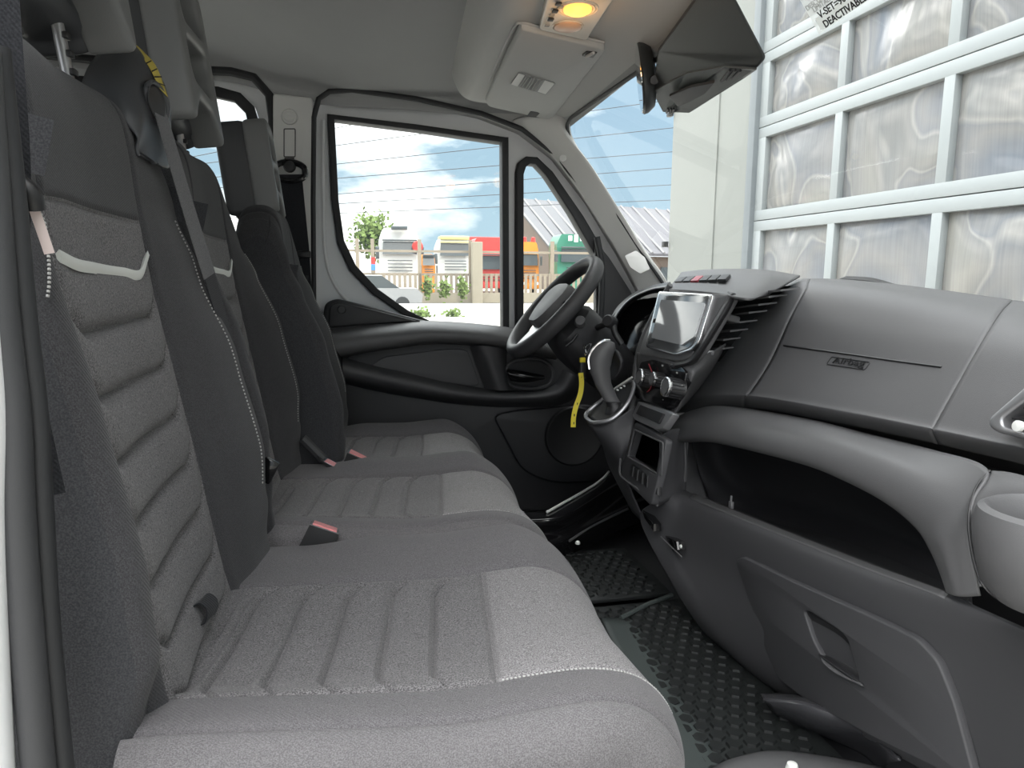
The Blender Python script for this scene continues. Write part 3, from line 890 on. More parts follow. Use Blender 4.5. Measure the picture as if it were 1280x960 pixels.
seat_specs = [
    dict(label='nearest passenger seat, grey ribbed cloth, cut by the lower left corner', yno=0.672, yn=0.785, yf=1.115, yfo=1.300, z=-0.462,
         byno=0.705, byn=0.778, byf=1.105, byfo=1.285, shoulder=(0.04, 0.03), hr=(0.835, 1.115, 0.345), taper=0.06, nb=0.28, fb=0.95, bdz=-0.018, hx=0.045),
    dict(label='middle passenger seat between the nearest seat and the driver seat', yno=1.315, yn=1.405, yf=1.735, yfo=1.880, z=-0.452,
         byno=1.315, byn=1.415, byf=1.735, byfo=1.885, shoulder=(0.06, 0.12), hr=(1.37, 1.65, 0.325), taper=0.12, bdx=0.008, nb=0.8, hx=0.055),
    dict(label='driver seat, farthest of the three, beside the far door', yno=1.884, yn=1.935, yf=2.255, yfo=2.390, z=-0.455,
         byno=1.892, byn=1.965, byf=2.24, byfo=2.385, shoulder=(0.10, 0.12), hr=(2.02, 2.20, 0.235), taper=0.18, dx=0.0, bdx=0.11, bdz=-0.05, hx=0.02, hh=0.23),
]
SEATS = []
for s in seat_specs:
    ybase = (s['yn'] + s['yf']) / 2
    root = thing('van_seat', (0.0, ybase, -0.84), s['label'], 'seat', 'cloth seats across the van cab')
    cu = make_cushion(root, s)
    bk = make_back(root, s)
    make_headrest(root, s['hr'][0], s['hr'][1], s['hr'][2], s.get('hh', 0.30), -0.335 + s.get('bdx', 0.0) + s.get('hx', 0.0))
    # seat box below the cushion
    b = G().box((0.02, (s['yno'] + s['yfo']) / 2, -0.735), (0.60, s['yfo'] - s['yno'] - 0.06, 0.20), bev=0.02)
    b.build('seat_base', M['black'], root)
    SEATS.append((root, s, cu, bk))
# ================================================================== DASHBOARD
dash = thing('dashboard', (0.95, 1.5, -0.80), 'dark grey moulded dashboard with airbag panel, open tray and glovebox', 'dashboard')

def split_patch(rows, cuts, names, mats, parent, nu=30, nv=60, thick=0.004, gap=0.0012):
    """one smooth surface cut into panels along columns, with a narrow open joint between them"""
    R = [catmull(r, nv) for r in rows]
    cols = [catmull([R[i][j] for i in range(len(R))], nu) for j in range(nv)]
    n = len(rows[0]) - 1
    b = [0] + [int(round(c / n * (nv - 1))) for c in cuts] + [nv - 1]
    out = []
    for k, nm in enumerate(names):
        cc = [[p.copy() for p in cols[j]] for j in range(b[k], b[k + 1] + 1)]
        for i in range(nu):
            if k > 0: cc[0][i] += (cc[1][i] - cc[0][i]).normalized() * gap
            if k < len(names) - 1: cc[-1][i] += (cc[-2][i] - cc[-1][i]).normalized() * gap
        m_ = len(cc)
        v = [cc[j][i] for i in range(nu) for j in range(m_)]
        o = mesh(nm, v, grid_faces(nu, m_), mats[k], parent)
        face_out(o)
        solid(o, thick, -1.0)
        out.append(o)
    return out

# inner carrier that fills the space behind the visible mouldings
def xz_prism(prof, y0, y1, name, mat, parent):
    g = G()
    g.loft([[(x, y, z) for x, z in prof] for y in (y0, y1)])
    return g.build(name, mat, parent, 30)
xz_prism([(1.19, -0.06), (1.05, -0.03), (0.99, -0.07), (0.99, -0.26), (1.06, -0.30), (1.06, -0.52), (1.0, -0.78), (1.19, -0.80)], 0.58, 1.72, 'dash_carrier', M['black'], dash)
xz_prism([(1.19, -0.06), (1.00, -0.02), (0.95, -0.06), (0.92, -0.20), (1.0, -0.34), (1.19, -0.40)], 1.72, 2.44, 'dash_carrier', M['black'], dash)

# upper padded panel: cheek, airbag panel, end panel
U = [
    [(1.05, 1.679, 0.0185), (1.05, 1.532, 0.0341), (1.05, 1.271, 0.0193), (1.05, 0.9799, -0.0117), (1.05, 0.7785, -0.0348)],
    [(0.99, 1.627, -0.0219), (0.975, 1.433, 0.0159), (0.975, 1.189, -0.0015), (0.975, 0.9301, -0.0321), (0.975, 0.7301, -0.0551)],
    [(0.95, 1.711, -0.0999), (0.925, 1.417, -0.0561), (0.925, 1.141, -0.0611), (0.925, 0.9088, -0.0723), (0.925, 0.7179, -0.084)],
    [(0.91, 1.759, -0.1924), (0.885, 1.421, -0.1479), (0.885, 1.127, -0.1413), (0.885, 0.9057, -0.1345), (0.885, 0.7204, -0.1361)],
    [(0.88, 1.798, -0.2619), (0.85, 1.436, -0.2169), (0.85, 1.119, -0.2007), (0.85, 0.905, -0.1945), (0.85, 0.7271, -0.1915)],
    [(0.87, 1.819, -0.2959), (0.843, 1.45, -0.2332), (0.843, 1.131, -0.2155), (0.843, 0.9038, -0.2076), (0.843, 0.7305, -0.2044)],
    [(0.865, 1.842, -0.3356), (0.87, 1.494, -0.2668), (0.87, 1.153, -0.2429), (0.87, 0.9198, -0.2331), (0.87, 0.7408, -0.2293)]]
upper = split_patch(U, [1, 3], ['cheek_panel', 'airbag_panel', 'end_panel'], [M['dash']] * 3, dash, 48, 80, 0.006)
airbag = upper[1]
# pale lip along the edge of the cheek
G().tube(catmull([(0.985, 1.56, -0.0038), (0.982, 1.613, -0.0217), (0.944, 1.7, -0.0993), (0.904, 1.747, -0.1911), (0.874, 1.785, -0.2601), (0.862, 1.835, -0.3345)], 40), 0.004, 8).build('cheek_lip', M['dash'], dash)
from mathutils.bvhtree import BVHTree
def snapper(o):
    org = ORG[o.name]
    bv = BVHTree.FromPolygons([v.co + org for v in o.data.vertices], [tuple(p.vertices) for p in o.data.polygons])
    def snap(p, eps=0.0006):
        p = Vector(p)
        h = bv.ray_cast(p + Vector((-0.25, 0, 0)), Vector((1, 0, 0)))
        return h[0] + Vector((-eps, 0, 0)) if h[0] is not None else p
    return snap
snap = snapper(airbag)
# tear line and embossed badge on the airbag panel
G().tube([snap(p, 0.0) for p in catmull([(0.898, 1.389, -0.1138), (0.897, 1.225, -0.1145), (0.897, 1.073, -0.1161), (0.896, 0.9544, -0.1166)], 40)], 0.0020, 6).build('tear_line', M['black'], airbag)
bd = ring_tube('badge_frame', [snap(p, 0.0003) for p in rounded([(0.893, 1.219, -0.1232), (0.893, 1.112, -0.1239), (0.8925, 1.116, -0.1374), (0.8925, 1.224, -0.1378)], 0.004, 4)], 0.0011, M['dash_dark'], airbag, n=6)
text('badge_lettering', 'Airbag', snap((0.8915, 1.209, -0.1339), 0.002), snap((0.8915, 1.113, -0.1327)) - snap((0.8915, 1.209, -0.1339)), snap((0.893, 1.173, -0.1192)) - snap((0.8915, 1.169, -0.1399)), 0.019, M['black'], airbag, 0.0006, stretch=1.75)
# low grille hump behind the panel
patch('dash_top_grille', [
    [(1.09, 1.453, 0.0381), (1.09, 1.369, 0.0328), (1.09, 1.291, 0.0164)],
    [(1.06, 1.435, 0.0322), (1.06, 1.331, 0.0252), (1.06, 1.247, 0.0127)]], M['dash_dark'], dash, nu=6, nv=16, thick=0.006)

# tray hood
outer_ = [(0.85, 1.824, -0.3458), (0.85, 1.705, -0.3039), (0.85, 1.551, -0.2693), (0.85, 1.24, -0.245), (0.85, 1.053, -0.2407), (0.84, 0.8994, -0.2349), (0.8, 0.7671, -0.2278), (0.76, 0.7436, -0.2599), (0.75, 0.7345, -0.3122), (0.75, 0.7123, -0.3773)]
mid_ = [(0.79, 1.728, -0.357), (0.785, 1.589, -0.3108), (0.785, 1.43, -0.279), (0.785, 1.143, -0.257), (0.785, 0.9789, -0.2523), (0.78, 0.8668, -0.2606), (0.765, 0.7854, -0.2788), (0.75, 0.7583, -0.3129), (0.745, 0.7421, -0.3466), (0.745, 0.7284, -0.3849)]
low_ = [(0.765, 1.643, -0.3667), (0.765, 1.53, -0.3341), (0.765, 1.39, -0.3154), (0.765, 1.11, -0.2933), (0.765, 0.9777, -0.293), (0.765, 0.8833, -0.3027), (0.76, 0.8178, -0.3189), (0.75, 0.7823, -0.3389), (0.745, 0.7613, -0.3616), (0.745, 0.748, -0.3912)]
mouth_ = [(0.785, 1.621, -0.3712), (0.785, 1.552, -0.355), (0.785, 1.426, -0.3361), (0.785, 1.14, -0.3118), (0.785, 1.012, -0.3125), (0.785, 0.9188, -0.3218), (0.78, 0.8533, -0.3379), (0.775, 0.819, -0.3587), (0.77, 0.7946, -0.3791), (0.765, 0.7751, -0.398)]
in_ = [Vector(p) + Vector((0.06, 0, 0.0)) for p in mouth_]
patch('tray_hood', [outer_, mid_, low_, mouth_, in_], M['dash'], dash, nu=40, nv=90, thick=0.004, offset=1.0)
# inside of the tray
patch('tray_back', [
    [(0.86, 1.747, -0.3898), (0.95, 1.748, -0.3938), (0.99, 1.437, -0.374), (0.99, 1.161, -0.3779), (0.95, 0.9224, -0.4126)],
    [(0.86, 1.686, -0.4673), (0.95, 1.636, -0.485), (0.99, 1.364, -0.463), (0.99, 1.123, -0.45), (0.95, 0.9193, -0.4449)],
    [(0.86, 1.629, -0.5202), (0.93, 1.47, -0.514), (0.96, 1.228, -0.4884), (0.95, 1.046, -0.4652), (0.92, 0.8878, -0.4558)],
    [(0.83, 1.545, -0.5305), (0.88, 1.388, -0.5261), (0.9, 1.171, -0.5), (0.89, 0.9939, -0.4737), (0.87, 0.8372, -0.4548)]], M['dash_dark'], dash, nu=30, nv=40, thick=0.004)
patch('tray_floor', [
    [(0.87, 1.657, -0.5245), (0.94, 1.485, -0.5349), (0.96, 1.227, -0.5015), (0.95, 1.044, -0.481), (0.92, 0.8869, -0.4646)],
    [(0.775, 1.617, -0.5117), (0.775, 1.312, -0.4724), (0.775, 1.071, -0.4479), (0.775, 0.9139, -0.4293), (0.765, 0.7541, -0.4112)]], M['dash_dark'], dash, nu=10, nv=40, thick=0.004)
patch('tray_end', [
    [(0.782, 1.61, -0.3629), (0.865, 1.748, -0.3945)],
    [(0.785, 1.612, -0.4346), (0.865, 1.691, -0.4689)],
    [(0.785, 1.624, -0.5144), (0.865, 1.629, -0.5332)]], M['dash'], dash, nu=14, nv=8, thick=0.003)  # lighter plastic here puts the light on this end wall into its colour
clip = G().box((0.79, 1.393, -0.4646), (0.008, 0.012, 0.016), bev=0.002).box((0.79, 1.394, -0.4539), (0.004, 0.004, 0.02), bev=0.001)
clip.build('tray_clip', M['silver'], dash)

# lower face with the ledge of the tray
LR = [
    [(0.78, 1.696, -0.5001), (0.785, 1.649, -0.4961), (0.79, 1.569, -0.4908), (0.79, 1.355, -0.4711), (0.79, 1.112, -0.4485), (0.785, 0.9406, -0.4289), (0.765, 0.7734, -0.4018), (0.76, 0.7133, -0.3966), (0.74, 0.5926, -0.3803)],
    [(0.735, 1.631, -0.4882), (0.748, 1.597, -0.4901), (0.758, 1.53, -0.4895), (0.762, 1.322, -0.4712), (0.762, 1.08, -0.4457), (0.76, 0.9165, -0.4278), (0.752, 0.7671, -0.4068), (0.75, 0.7055, -0.3985), (0.73, 0.5841, -0.3803)],
    [(0.705, 1.605, -0.51), (0.725, 1.564, -0.5134), (0.742, 1.512, -0.5145), (0.752, 1.328, -0.5039), (0.752, 1.082, -0.4736), (0.752, 0.9147, -0.4535), (0.75, 0.7732, -0.4342), (0.745, 0.6892, -0.4194), (0.73, 0.5821, -0.3993)],
    [(0.69, 1.667, -0.5803), (0.71, 1.591, -0.5942), (0.732, 1.511, -0.5999), (0.752, 1.342, -0.5906), (0.757, 1.088, -0.5511), (0.757, 0.9148, -0.5219), (0.755, 0.7726, -0.4962), (0.75, 0.6812, -0.4804), (0.735, 0.5802, -0.4597)],
    [(0.715, 1.521, -0.694), (0.728, 1.445, -0.6984), (0.742, 1.372, -0.6975), (0.757, 1.248, -0.6838), (0.765, 1.058, -0.6477), (0.768, 0.9022, -0.6144), (0.766, 0.7704, -0.585), (0.76, 0.6779, -0.5646), (0.745, 0.5803, -0.5416)],
    [(0.76, 1.447, -0.7805), (0.765, 1.373, -0.7789), (0.775, 1.294, -0.7832), (0.785, 1.19, -0.7758), (0.79, 1.035, -0.7422), (0.79, 0.8962, -0.7049), (0.788, 0.7742, -0.6746), (0.78, 0.6839, -0.6507), (0.77, 0.5927, -0.629)],
    [(0.84, 1.532, -0.855), (0.845, 1.432, -0.8574), (0.85, 1.344, -0.8565), (0.86, 1.253, -0.8531), (0.86, 1.098, -0.8128), (0.86, 0.9562, -0.7721), (0.86, 0.8349, -0.7449), (0.855, 0.748, -0.7303), (0.85, 0.6522, -0.7148)]]
patch('tray_lip_lit', [[Vector(q) + Vector((0, 0, 0.0025)) for q in LR[0][2:7]], [Vector(a).lerp(Vector(b), 0.92) + Vector((-0.001, 0, 0.0025)) for a, b in zip(LR[0][2:7], LR[1][2:7])]], M['dash'], dash, nu=5, nv=40, thick=0.003)  # lighter strip: the lit top of the ledge is put into its colour
patch('lower_panel', LR, M['dash_low'], dash, nu=70, nv=90, thick=0.004, offset=1.0)
# glovebox door with its scooped handle
gb = rounded([(0.746, 1.294, -0.5504), (0.746, 1.263, -0.5321), (0.747, 1.071, -0.5103), (0.747, 0.8914, -0.4851), (0.747, 0.797, -0.4742), (0.747, 0.7593, -0.4882), (0.75, 0.7316, -0.5338), (0.757, 0.6969, -0.629),
              (0.777, 0.8927, -0.6847), (0.775, 1.07, -0.7277), (0.768, 1.147, -0.7361), (0.758, 1.189, -0.7048), (0.748, 1.234, -0.6367)], 0.012, 4)
hh = rounded([(0.748, 1.06, -0.5556), (0.748, 1.042, -0.5475), (0.748, 0.9577, -0.5445), (0.748, 0.9416, -0.5501), (0.752, 0.9153, -0.6065), (0.752, 0.9681, -0.6223), (0.752, 1.006, -0.6201), (0.75, 1.036, -0.5975)], 0.01, 4)
gd = plate('glovebox_door', gb, M['dash_low'], dash, holes=[hh], nrm=(-1, 0.0, -0.10), depth=0.014, bev=0.003, front=0.003)
patch('glovebox_handle', [
    [(0.752, 1.057, -0.5516), (0.752, 0.9873, -0.5453), (0.752, 0.9395, -0.5468)],
    [(0.768, 1.053, -0.596), (0.768, 0.9853, -0.5825), (0.766, 0.9432, -0.5827)],
    [(0.768, 1.038, -0.6179), (0.766, 0.9726, -0.6039), (0.764, 0.9276, -0.6013)],
    [(0.75, 1.013, -0.6118), (0.748, 0.9558, -0.6095), (0.75, 0.9018, -0.6066)]], M['dash_dark'], gd, nu=20, nv=16, thick=0.002)  # darker plastic paints in the shade of the scoop for depth
patch('handle_lip_highlight', [
    [(0.757, 1.027, -0.6113), (0.758, 0.9979, -0.6136), (0.758, 0.9572, -0.6114), (0.757, 0.9217, -0.608)],
    [(0.747, 0.9991, -0.6187), (0.747, 0.9697, -0.6198), (0.747, 0.9384, -0.6135), (0.748, 0.9031, -0.6044)]], M['dash'], gd, nu=8, nv=16, thick=0.003)  # lighter strip painted in as the highlight along the scoop's lower lip

# cup holder pod at the right edge
cup = G()
cc_ = Vector((0.715, 0.5914, -0.2186)); cc_.z = 0.016
cup.lathe([(0.0, -0.350), (0.05, -0.347), (0.066, -0.33), (0.075, -0.29), (0.077, -0.262), (0.073, -0.248), (0.066, -0.244), (0.060, -0.250), (0.058, -0.27), (0.052, -0.335), (0.0, -0.34)], cc_, (0, 0, 1), 48)
pod = cup.build('cup_holder', M['dash'], dash)
patch('cup_pod', [
    [(0.8, 0.7571, -0.2297), (0.79, 0.7135, -0.2224), (0.78, 0.6338, -0.2202)],
    [(0.762, 0.7442, -0.2623), (0.765, 0.6987, -0.2472), (0.76, 0.615, -0.2392)],
    [(0.752, 0.7363, -0.3013), (0.755, 0.6892, -0.3018), (0.75, 0.5997, -0.3057)],
    [(0.748, 0.7099, -0.3583), (0.748, 0.6727, -0.367), (0.74, 0.5855, -0.3621)]], M['dash'], dash, nu=24, nv=20, thick=0.004, offset=1.0)
G().tube(catmull([(0.797, 0.7567, -0.2294), (0.778, 0.7556, -0.2473), (0.757, 0.7433, -0.2701), (0.748, 0.7338, -0.2981), (0.744, 0.7191, -0.3324), (0.743, 0.7014, -0.3585), (0.743, 0.6745, -0.3673), (0.738, 0.6358, -0.3613)], 40), 0.0016, 6).build('pod_joint', M['black'], dash)
# outer vent at the right edge
vo = rounded([(0.815, 0.7168, -0.0936), (0.81, 0.7747, -0.1632), (0.808, 0.7729, -0.1746), (0.806, 0.7607, -0.1797), (0.8, 0.674, -0.182), (0.815, 0.6572, -0.0947)], 0.012, 4)
vi = rounded([(0.815, 0.7049, -0.108), (0.81, 0.7569, -0.1612), (0.808, 0.7516, -0.1717), (0.8, 0.6748, -0.1744), (0.815, 0.6637, -0.1048)], 0.008, 4)
ov = plate('side_vent', vo, M['silver'], dash, holes=[vi], nrm=(-1, 0, 0.2), depth=0.05, bev=0.004)
plate('vent_back', vo, M['black'], ov, nrm=(-1, 0, 0.2), depth=0.01, bev=0.0, front=-0.03)
G().lathe([(0.0, 0.006), (0.007, 0.005), (0.007, 0.0)], (0.8, 0.7231, -0.1651), (-1, 0, 0.2), 16).build('vent_dial', M['white_strip'], ov)
for k in range(3):
    a = Vector((0.82, 0.7146, -0.1593)) + Vector((0.0, 0, 0.016 * k))
    G().box(a + Vector((0, -0.02, 0)), (0.02, 0.10 - 0.03 * k, 0.002)).build('vent_slat', M['dash_dark'], ov)

# ------------------------------------------------------------------ centre stack
stack = dash
# padded roof above the screen
patch('stack_hood', [
    [(1, 2.125, 0.0655), (1, 1.974, 0.0683), (1, 1.809, 0.0653), (1, 1.649, 0.0581), (1.02, 1.526, 0.0413)],
    [(0.9, 1.943, 0.0414), (0.9, 1.821, 0.0434), (0.9, 1.667, 0.0421), (0.91, 1.5, 0.0383), (0.96, 1.466, 0.0288)],
    [(0.825, 1.815, 0.0215), (0.82, 1.68, 0.018), (0.82, 1.528, 0.011), (0.83, 1.413, 0.0034), (0.9, 1.427, 0.0087)],
    [(0.79, 1.752, 0.0083), (0.785, 1.62, 0.0058), (0.785, 1.469, -0.0018), (0.79, 1.362, -0.0116), (0.88, 1.425, -0.0052)]], M['dash'], dash, nu=24, nv=40, thick=0.005, offset=1.0)
for k in range(6):
    t0, t1 = k / 6 + 0.012, (k + 1) / 6 - 0.012
    A, B, C_, D = Vector((0.888, 1.891, 0.0415)), Vector((0.888, 1.609, 0.0417)), Vector((0.845, 1.553, 0.029)), Vector((0.845, 1.839, 0.0272))
    q = [A.lerp(B, t0), A.lerp(B, t1), D.lerp(C_, t1), D.lerp(C_, t0)]
    c_ = sum(q, Vector()) / 4
    n_ = (q[1] - q[0]).cross(q[2] - q[1])
    if n_.z < 0: n_ = -n_
    plate('stack_button', q, M['red_dark'] if k == 2 else M['dash_dark'], dash, nrm=n_, depth=0.008, bev=0.001, front=0.004)
# screen surround
so = rounded([(0.785, 1.746, 0.0103), (0.785, 1.546, 0.0037), (0.785, 1.427, -0.0034), (0.765, 1.442, -0.0488), (0.735, 1.468, -0.1206), (0.725, 1.494, -0.1478), (0.722, 1.546, -0.1599), (0.722, 1.777, -0.1646), (0.735, 1.789, -0.123), (0.765, 1.784, -0.0464)], 0.012, 4)
SN = (-0.93, 0, 0.37)
so_ = plate('screen_surround', so, M['dash'], dash, nrm=SN, depth=0.03, bev=0.005)
sf = rounded([(0.778, 1.786, 0.0042), (0.778, 1.478, -0.0053), (0.735, 1.458, -0.1091), (0.727, 1.475, -0.1282), (0.722, 1.546, -0.1468), (0.722, 1.729, -0.1398), (0.73, 1.739, -0.1198)], 0.012, 4)
plate('screen_rim', sf, M['chrome'], so_, nrm=SN, depth=0.012, bev=0.002, front=0.004)
sg_ = rounded([(0.778, 1.772, 0), (0.778, 1.487, -0.0089), (0.735, 1.469, -0.1099), (0.727, 1.488, -0.1255), (0.722, 1.547, -0.1422), (0.722, 1.714, -0.1355), (0.73, 1.726, -0.1189)], 0.012, 4)
M['screen'] = plastic('protective screen film', (0.10, 0.105, 0.11), 0.10, spec=1.0)
M['screen2'] = plastic('display film', (0.30, 0.31, 0.32), 0.07, spec=1.0)
scr = plate('touchscreen', sg_, M['screen'], so_, nrm=SN, depth=0.012, bev=0.001, front=0.006)
plate('display', rounded([(0.768, 1.731, -0.0205), (0.768, 1.487, -0.0268), (0.735, 1.474, -0.0995), (0.728, 1.518, -0.1223), (0.73, 1.698, -0.1171)], 0.004), M['screen2'], so_, nrm=SN, depth=0.012, bev=0.0, front=0.009)
G().box((0.745, 1.725, -0.0757), (0.008, 0.03, 0.02), bev=0.002).build('screen_knob', M['gloss_black'], so_)
# thick roll between the screen and the vent
patch('surround_roll', [
    [(0.8, 1.461, 0.0035), (0.775, 1.465, -0.0424), (0.745, 1.489, -0.115), (0.735, 1.523, -0.1469), (0.73, 1.581, -0.1595)],
    [(0.79, 1.419, 0), (0.762, 1.416, -0.0462), (0.732, 1.444, -0.1187), (0.722, 1.475, -0.1533), (0.716, 1.549, -0.1715)],
    [(0.82, 1.451, -0.0053), (0.79, 1.446, -0.0508), (0.76, 1.479, -0.1272), (0.75, 1.516, -0.1651), (0.735, 1.589, -0.1876)],
    [(0.9, 1.596, -0.0116), (0.88, 1.614, -0.0606), (0.86, 1.673, -0.1501), (0.84, 1.701, -0.1936), (0.79, 1.708, -0.2099)]], M['dash_dark'], dash, nu=18, nv=36, thick=0.003)
# centre vent with its slats
vb = patch('centre_vent', [
    [(0.92, 1.701, 0.0041), (0.97, 1.614, 0.0118), (1, 1.494, 0.0184)],
    [(0.89, 1.745, -0.0926), (0.93, 1.671, -0.0895), (0.96, 1.556, -0.065)],
    [(0.87, 1.792, -0.1817), (0.9, 1.714, -0.1793), (0.92, 1.627, -0.1675)]], M['black'], dash, nu=12, nv=12, thick=0.004)
for k, (x0, y0, x1, y1) in enumerate([(936, 366, 990, 361), (928, 373, 976, 368), (920, 381, 962, 376), (913, 390, 950, 387), (906, 399, 938, 398), (899, 408, 926, 409), (892, 418, 914, 421), (886, 428, 904, 433)]):
    xx = lerp(0.868, 0.825, k / 7)
    def pp(x, y):
        return (x, y)
    VSL = [((0.868, 1.54, -0.0037), (0.868, 1.364, 0.005)), ((0.862, 1.55, -0.0206), (0.862, 1.398, -0.0086)), ((0.856, 1.564, -0.0379), (0.856, 1.428, -0.0262)), ((0.85, 1.575, -0.0553), (0.85, 1.456, -0.0444)),
           ((0.844, 1.59, -0.075), (0.844, 1.485, -0.0669)), ((0.838, 1.605, -0.0951), (0.838, 1.513, -0.0883)), ((0.832, 1.617, -0.1134), (0.832, 1.534, -0.11)), ((0.826, 1.629, -0.1339), (0.826, 1.555, -0.1342))]
    a, b = Vector(VSL[k][0]), Vector(VSL[k][1])
    g = G().loft([[p + Vector((0, 0, 0.0022)), p + Vector((0.045, 0, 0.006)), p + Vector((0.045, 0, 0.003)), p + Vector((0, 0, -0.0022))] for p in (a, b)])
    g.build('vent_slat', M['dash'], vb, 30)
G().box((0.828, 1.497, -0.0581), (0.035, 0.030, 0.016), Matrix.Rotation(0.25, 3, 'Y'), bev=0.004).build('vent_tab', M['dash'], vb)
G().box((0.8, 1.556, -0.1396), (0.02, 0.05, 0.012), bev=0.003).build('vent_wheel', M['silver'], vb)
# smooth grey cheek below the vent that runs down past the climate panel
patch('stack_face', [
    [(0.725, 1.802, -0.1581), (0.725, 1.644, -0.1613), (0.725, 1.534, -0.1627), (0.755, 1.514, -0.1539), (0.85, 1.551, -0.1209)],
    [(0.722, 1.802, -0.2231), (0.724, 1.629, -0.1995), (0.727, 1.495, -0.1883), (0.757, 1.501, -0.1785), (0.85, 1.587, -0.1624)],
    [(0.722, 1.81, -0.2724), (0.726, 1.659, -0.2597), (0.73, 1.547, -0.259), (0.762, 1.564, -0.2432), (0.85, 1.657, -0.2261)],
    [(0.716, 1.805, -0.3023), (0.718, 1.669, -0.2935), (0.722, 1.572, -0.2937), (0.75, 1.58, -0.2803), (0.85, 1.734, -0.2828)]], M['dash'], dash, nu=24, nv=36, thick=0.003)
# climate controls
cl = rounded([(0.718, 1.76, -0.1801), (0.718, 1.697, -0.1669), (0.718, 1.528, -0.1656), (0.718, 1.494, -0.1769), (0.716, 1.492, -0.1986), (0.712, 1.534, -0.2641), (0.711, 1.558, -0.2755), (0.711, 1.737, -0.2768), (0.712, 1.792, -0.2565)], 0.008, 4)
cp = plate('climate_panel', cl, M['gloss_black'], dash, nrm=(-0.97, 0, 0.2), depth=0.02, bev=0.003, front=0.002)
for c, r in (((0.685, 1.675, -0.2108), 0.0235), ((0.69, 1.603, -0.2065), 0.0185), ((0.68, 1.504, -0.213), 0.0245)):
    c = Vector(c)
    kb = G().lathe([(0.0, 0.004), (r * 0.80, 0.004), (r * 0.86, 0.0), (r * 0.9, -0.034), (r * 0.98, -0.038), (0.0, -0.04)], c, (-0.97, 0, 0.2), 36).build('climate_knob', M['black'], cp)
    G().lathe([(r * 0.78, 0.003), (r * 0.80, 0.006), (r * 0.93, 0.005), (r * 0.97, 0.0), (r * 0.93, -0.003), (r * 0.80, -0.002)], c, (-0.97, 0, 0.2), 36).build('knob_ring', M['chrome'], kb)
    G().lathe([(0.0, 0.0055), (r * 0.7, 0.0055), (r * 0.74, 0.003)], c, (-0.97, 0, 0.2), 28).build('knob_face', M['dash'], kb)
    rg = G()
    ax = Vector((-0.97, 0, 0.2)).normalized(); u_ = ax.orthogonal().normalized(); w_ = ax.cross(u_)
    for q in range(16):
        d_ = u_ * math.cos(q * PI / 8) + w_ * math.sin(q * PI / 8)
        p_ = c + d_ * r * 0.9
        rg.tube([p_ - ax * 0.004, p_ - ax * 0.032], 0.0014, 5)
    rg.build('knob_ribs', M['dash_dark'], kb)
# red arc of the temperature scale, four white marks
G().tube(catmull([(0.709, 1.68, -0.1784), (0.709, 1.669, -0.1875), (0.709, 1.659, -0.1964)], 8), 0.0014, 5).build('scale_mark', M['red_dark'], cp)
G().tube(catmull([(0.706, 1.654, -0.2321), (0.706, 1.664, -0.2414), (0.706, 1.679, -0.2496)], 8), 0.0014, 5).build('scale_mark', M['red_dark'], cp)
for p in ((0.71, 1.599, -0.1744), (0.71, 1.518, -0.183), (0.708, 1.487, -0.2088), (0.706, 1.58, -0.2555)):
    G().box(p, (0.002, 0.006, 0.004)).build('scale_mark', M['grey_ink'], cp)
# satin lower bar with a flat cover
sb_ = plate('satin_bar', rounded([(0.705, 1.728, -0.2815), (0.705, 1.69, -0.278), (0.705, 1.527, -0.2741), (0.705, 1.518, -0.2782), (0.69, 1.54, -0.3176), (0.69, 1.572, -0.3275), (0.69, 1.71, -0.3265), (0.69, 1.732, -0.3198)], 0.006, 4), M['silver'], dash, nrm=(-0.93, 0, 0.36), depth=0.02, bev=0.003, front=0.003)
plate('bar_cover', rounded([(0.7, 1.694, -0.2866), (0.7, 1.551, -0.2855), (0.69, 1.559, -0.3096), (0.69, 1.7, -0.3101)], 0.003, 3), M['dash_dark'], sb_, nrm=(-0.93, 0, 0.36), depth=0.01, bev=0.001, front=0.006)
# lower stack: frame around the storage slot and the switch row
plate('stack_frame', rounded([(0.684, 1.728, -0.3315), (0.684, 1.667, -0.3311), (0.69, 1.512, -0.3387), (0.69, 1.519, -0.4357), (0.685, 1.53, -0.5047), (0.672, 1.764, -0.49), (0.676, 1.771, -0.4349)], 0.014, 4), M['dash_low'], dash,
      holes=[rounded([(0.684, 1.704, -0.3504), (0.688, 1.538, -0.3516), (0.685, 1.535, -0.4281), (0.678, 1.73, -0.4256)], 0.006, 4)], nrm=(-0.985, 0.04, 0.16), depth=0.02, bev=0.004, front=0.004)
slot = G().loft([[(0.684, 1.704, -0.3504), (0.688, 1.533, -0.3488), (0.685, 1.53, -0.4289), (0.678, 1.73, -0.4277)], [(0.78, 1.918, -0.402), (0.78, 1.718, -0.3976), (0.78, 1.723, -0.4724), (0.78, 1.964, -0.4837)]], cap=False)
sl = slot.build('storage_slot', M['black'], dash, False)
plate('slot_back', [(0.775, 1.919, -0.3924), (0.775, 1.683, -0.3816), (0.775, 1.687, -0.4716), (0.775, 1.97, -0.4947)], M['gloss_black'], sl, nrm=(-1, 0, 0), depth=0.004, bev=0)
ring_tube('slot_rim', rounded([(0.674, 1.679, -0.3453), (0.678, 1.511, -0.3447), (0.676, 1.51, -0.4232), (0.668, 1.704, -0.4214)], 0.006, 4), 0.0022, M['dash'], sl, n=6)
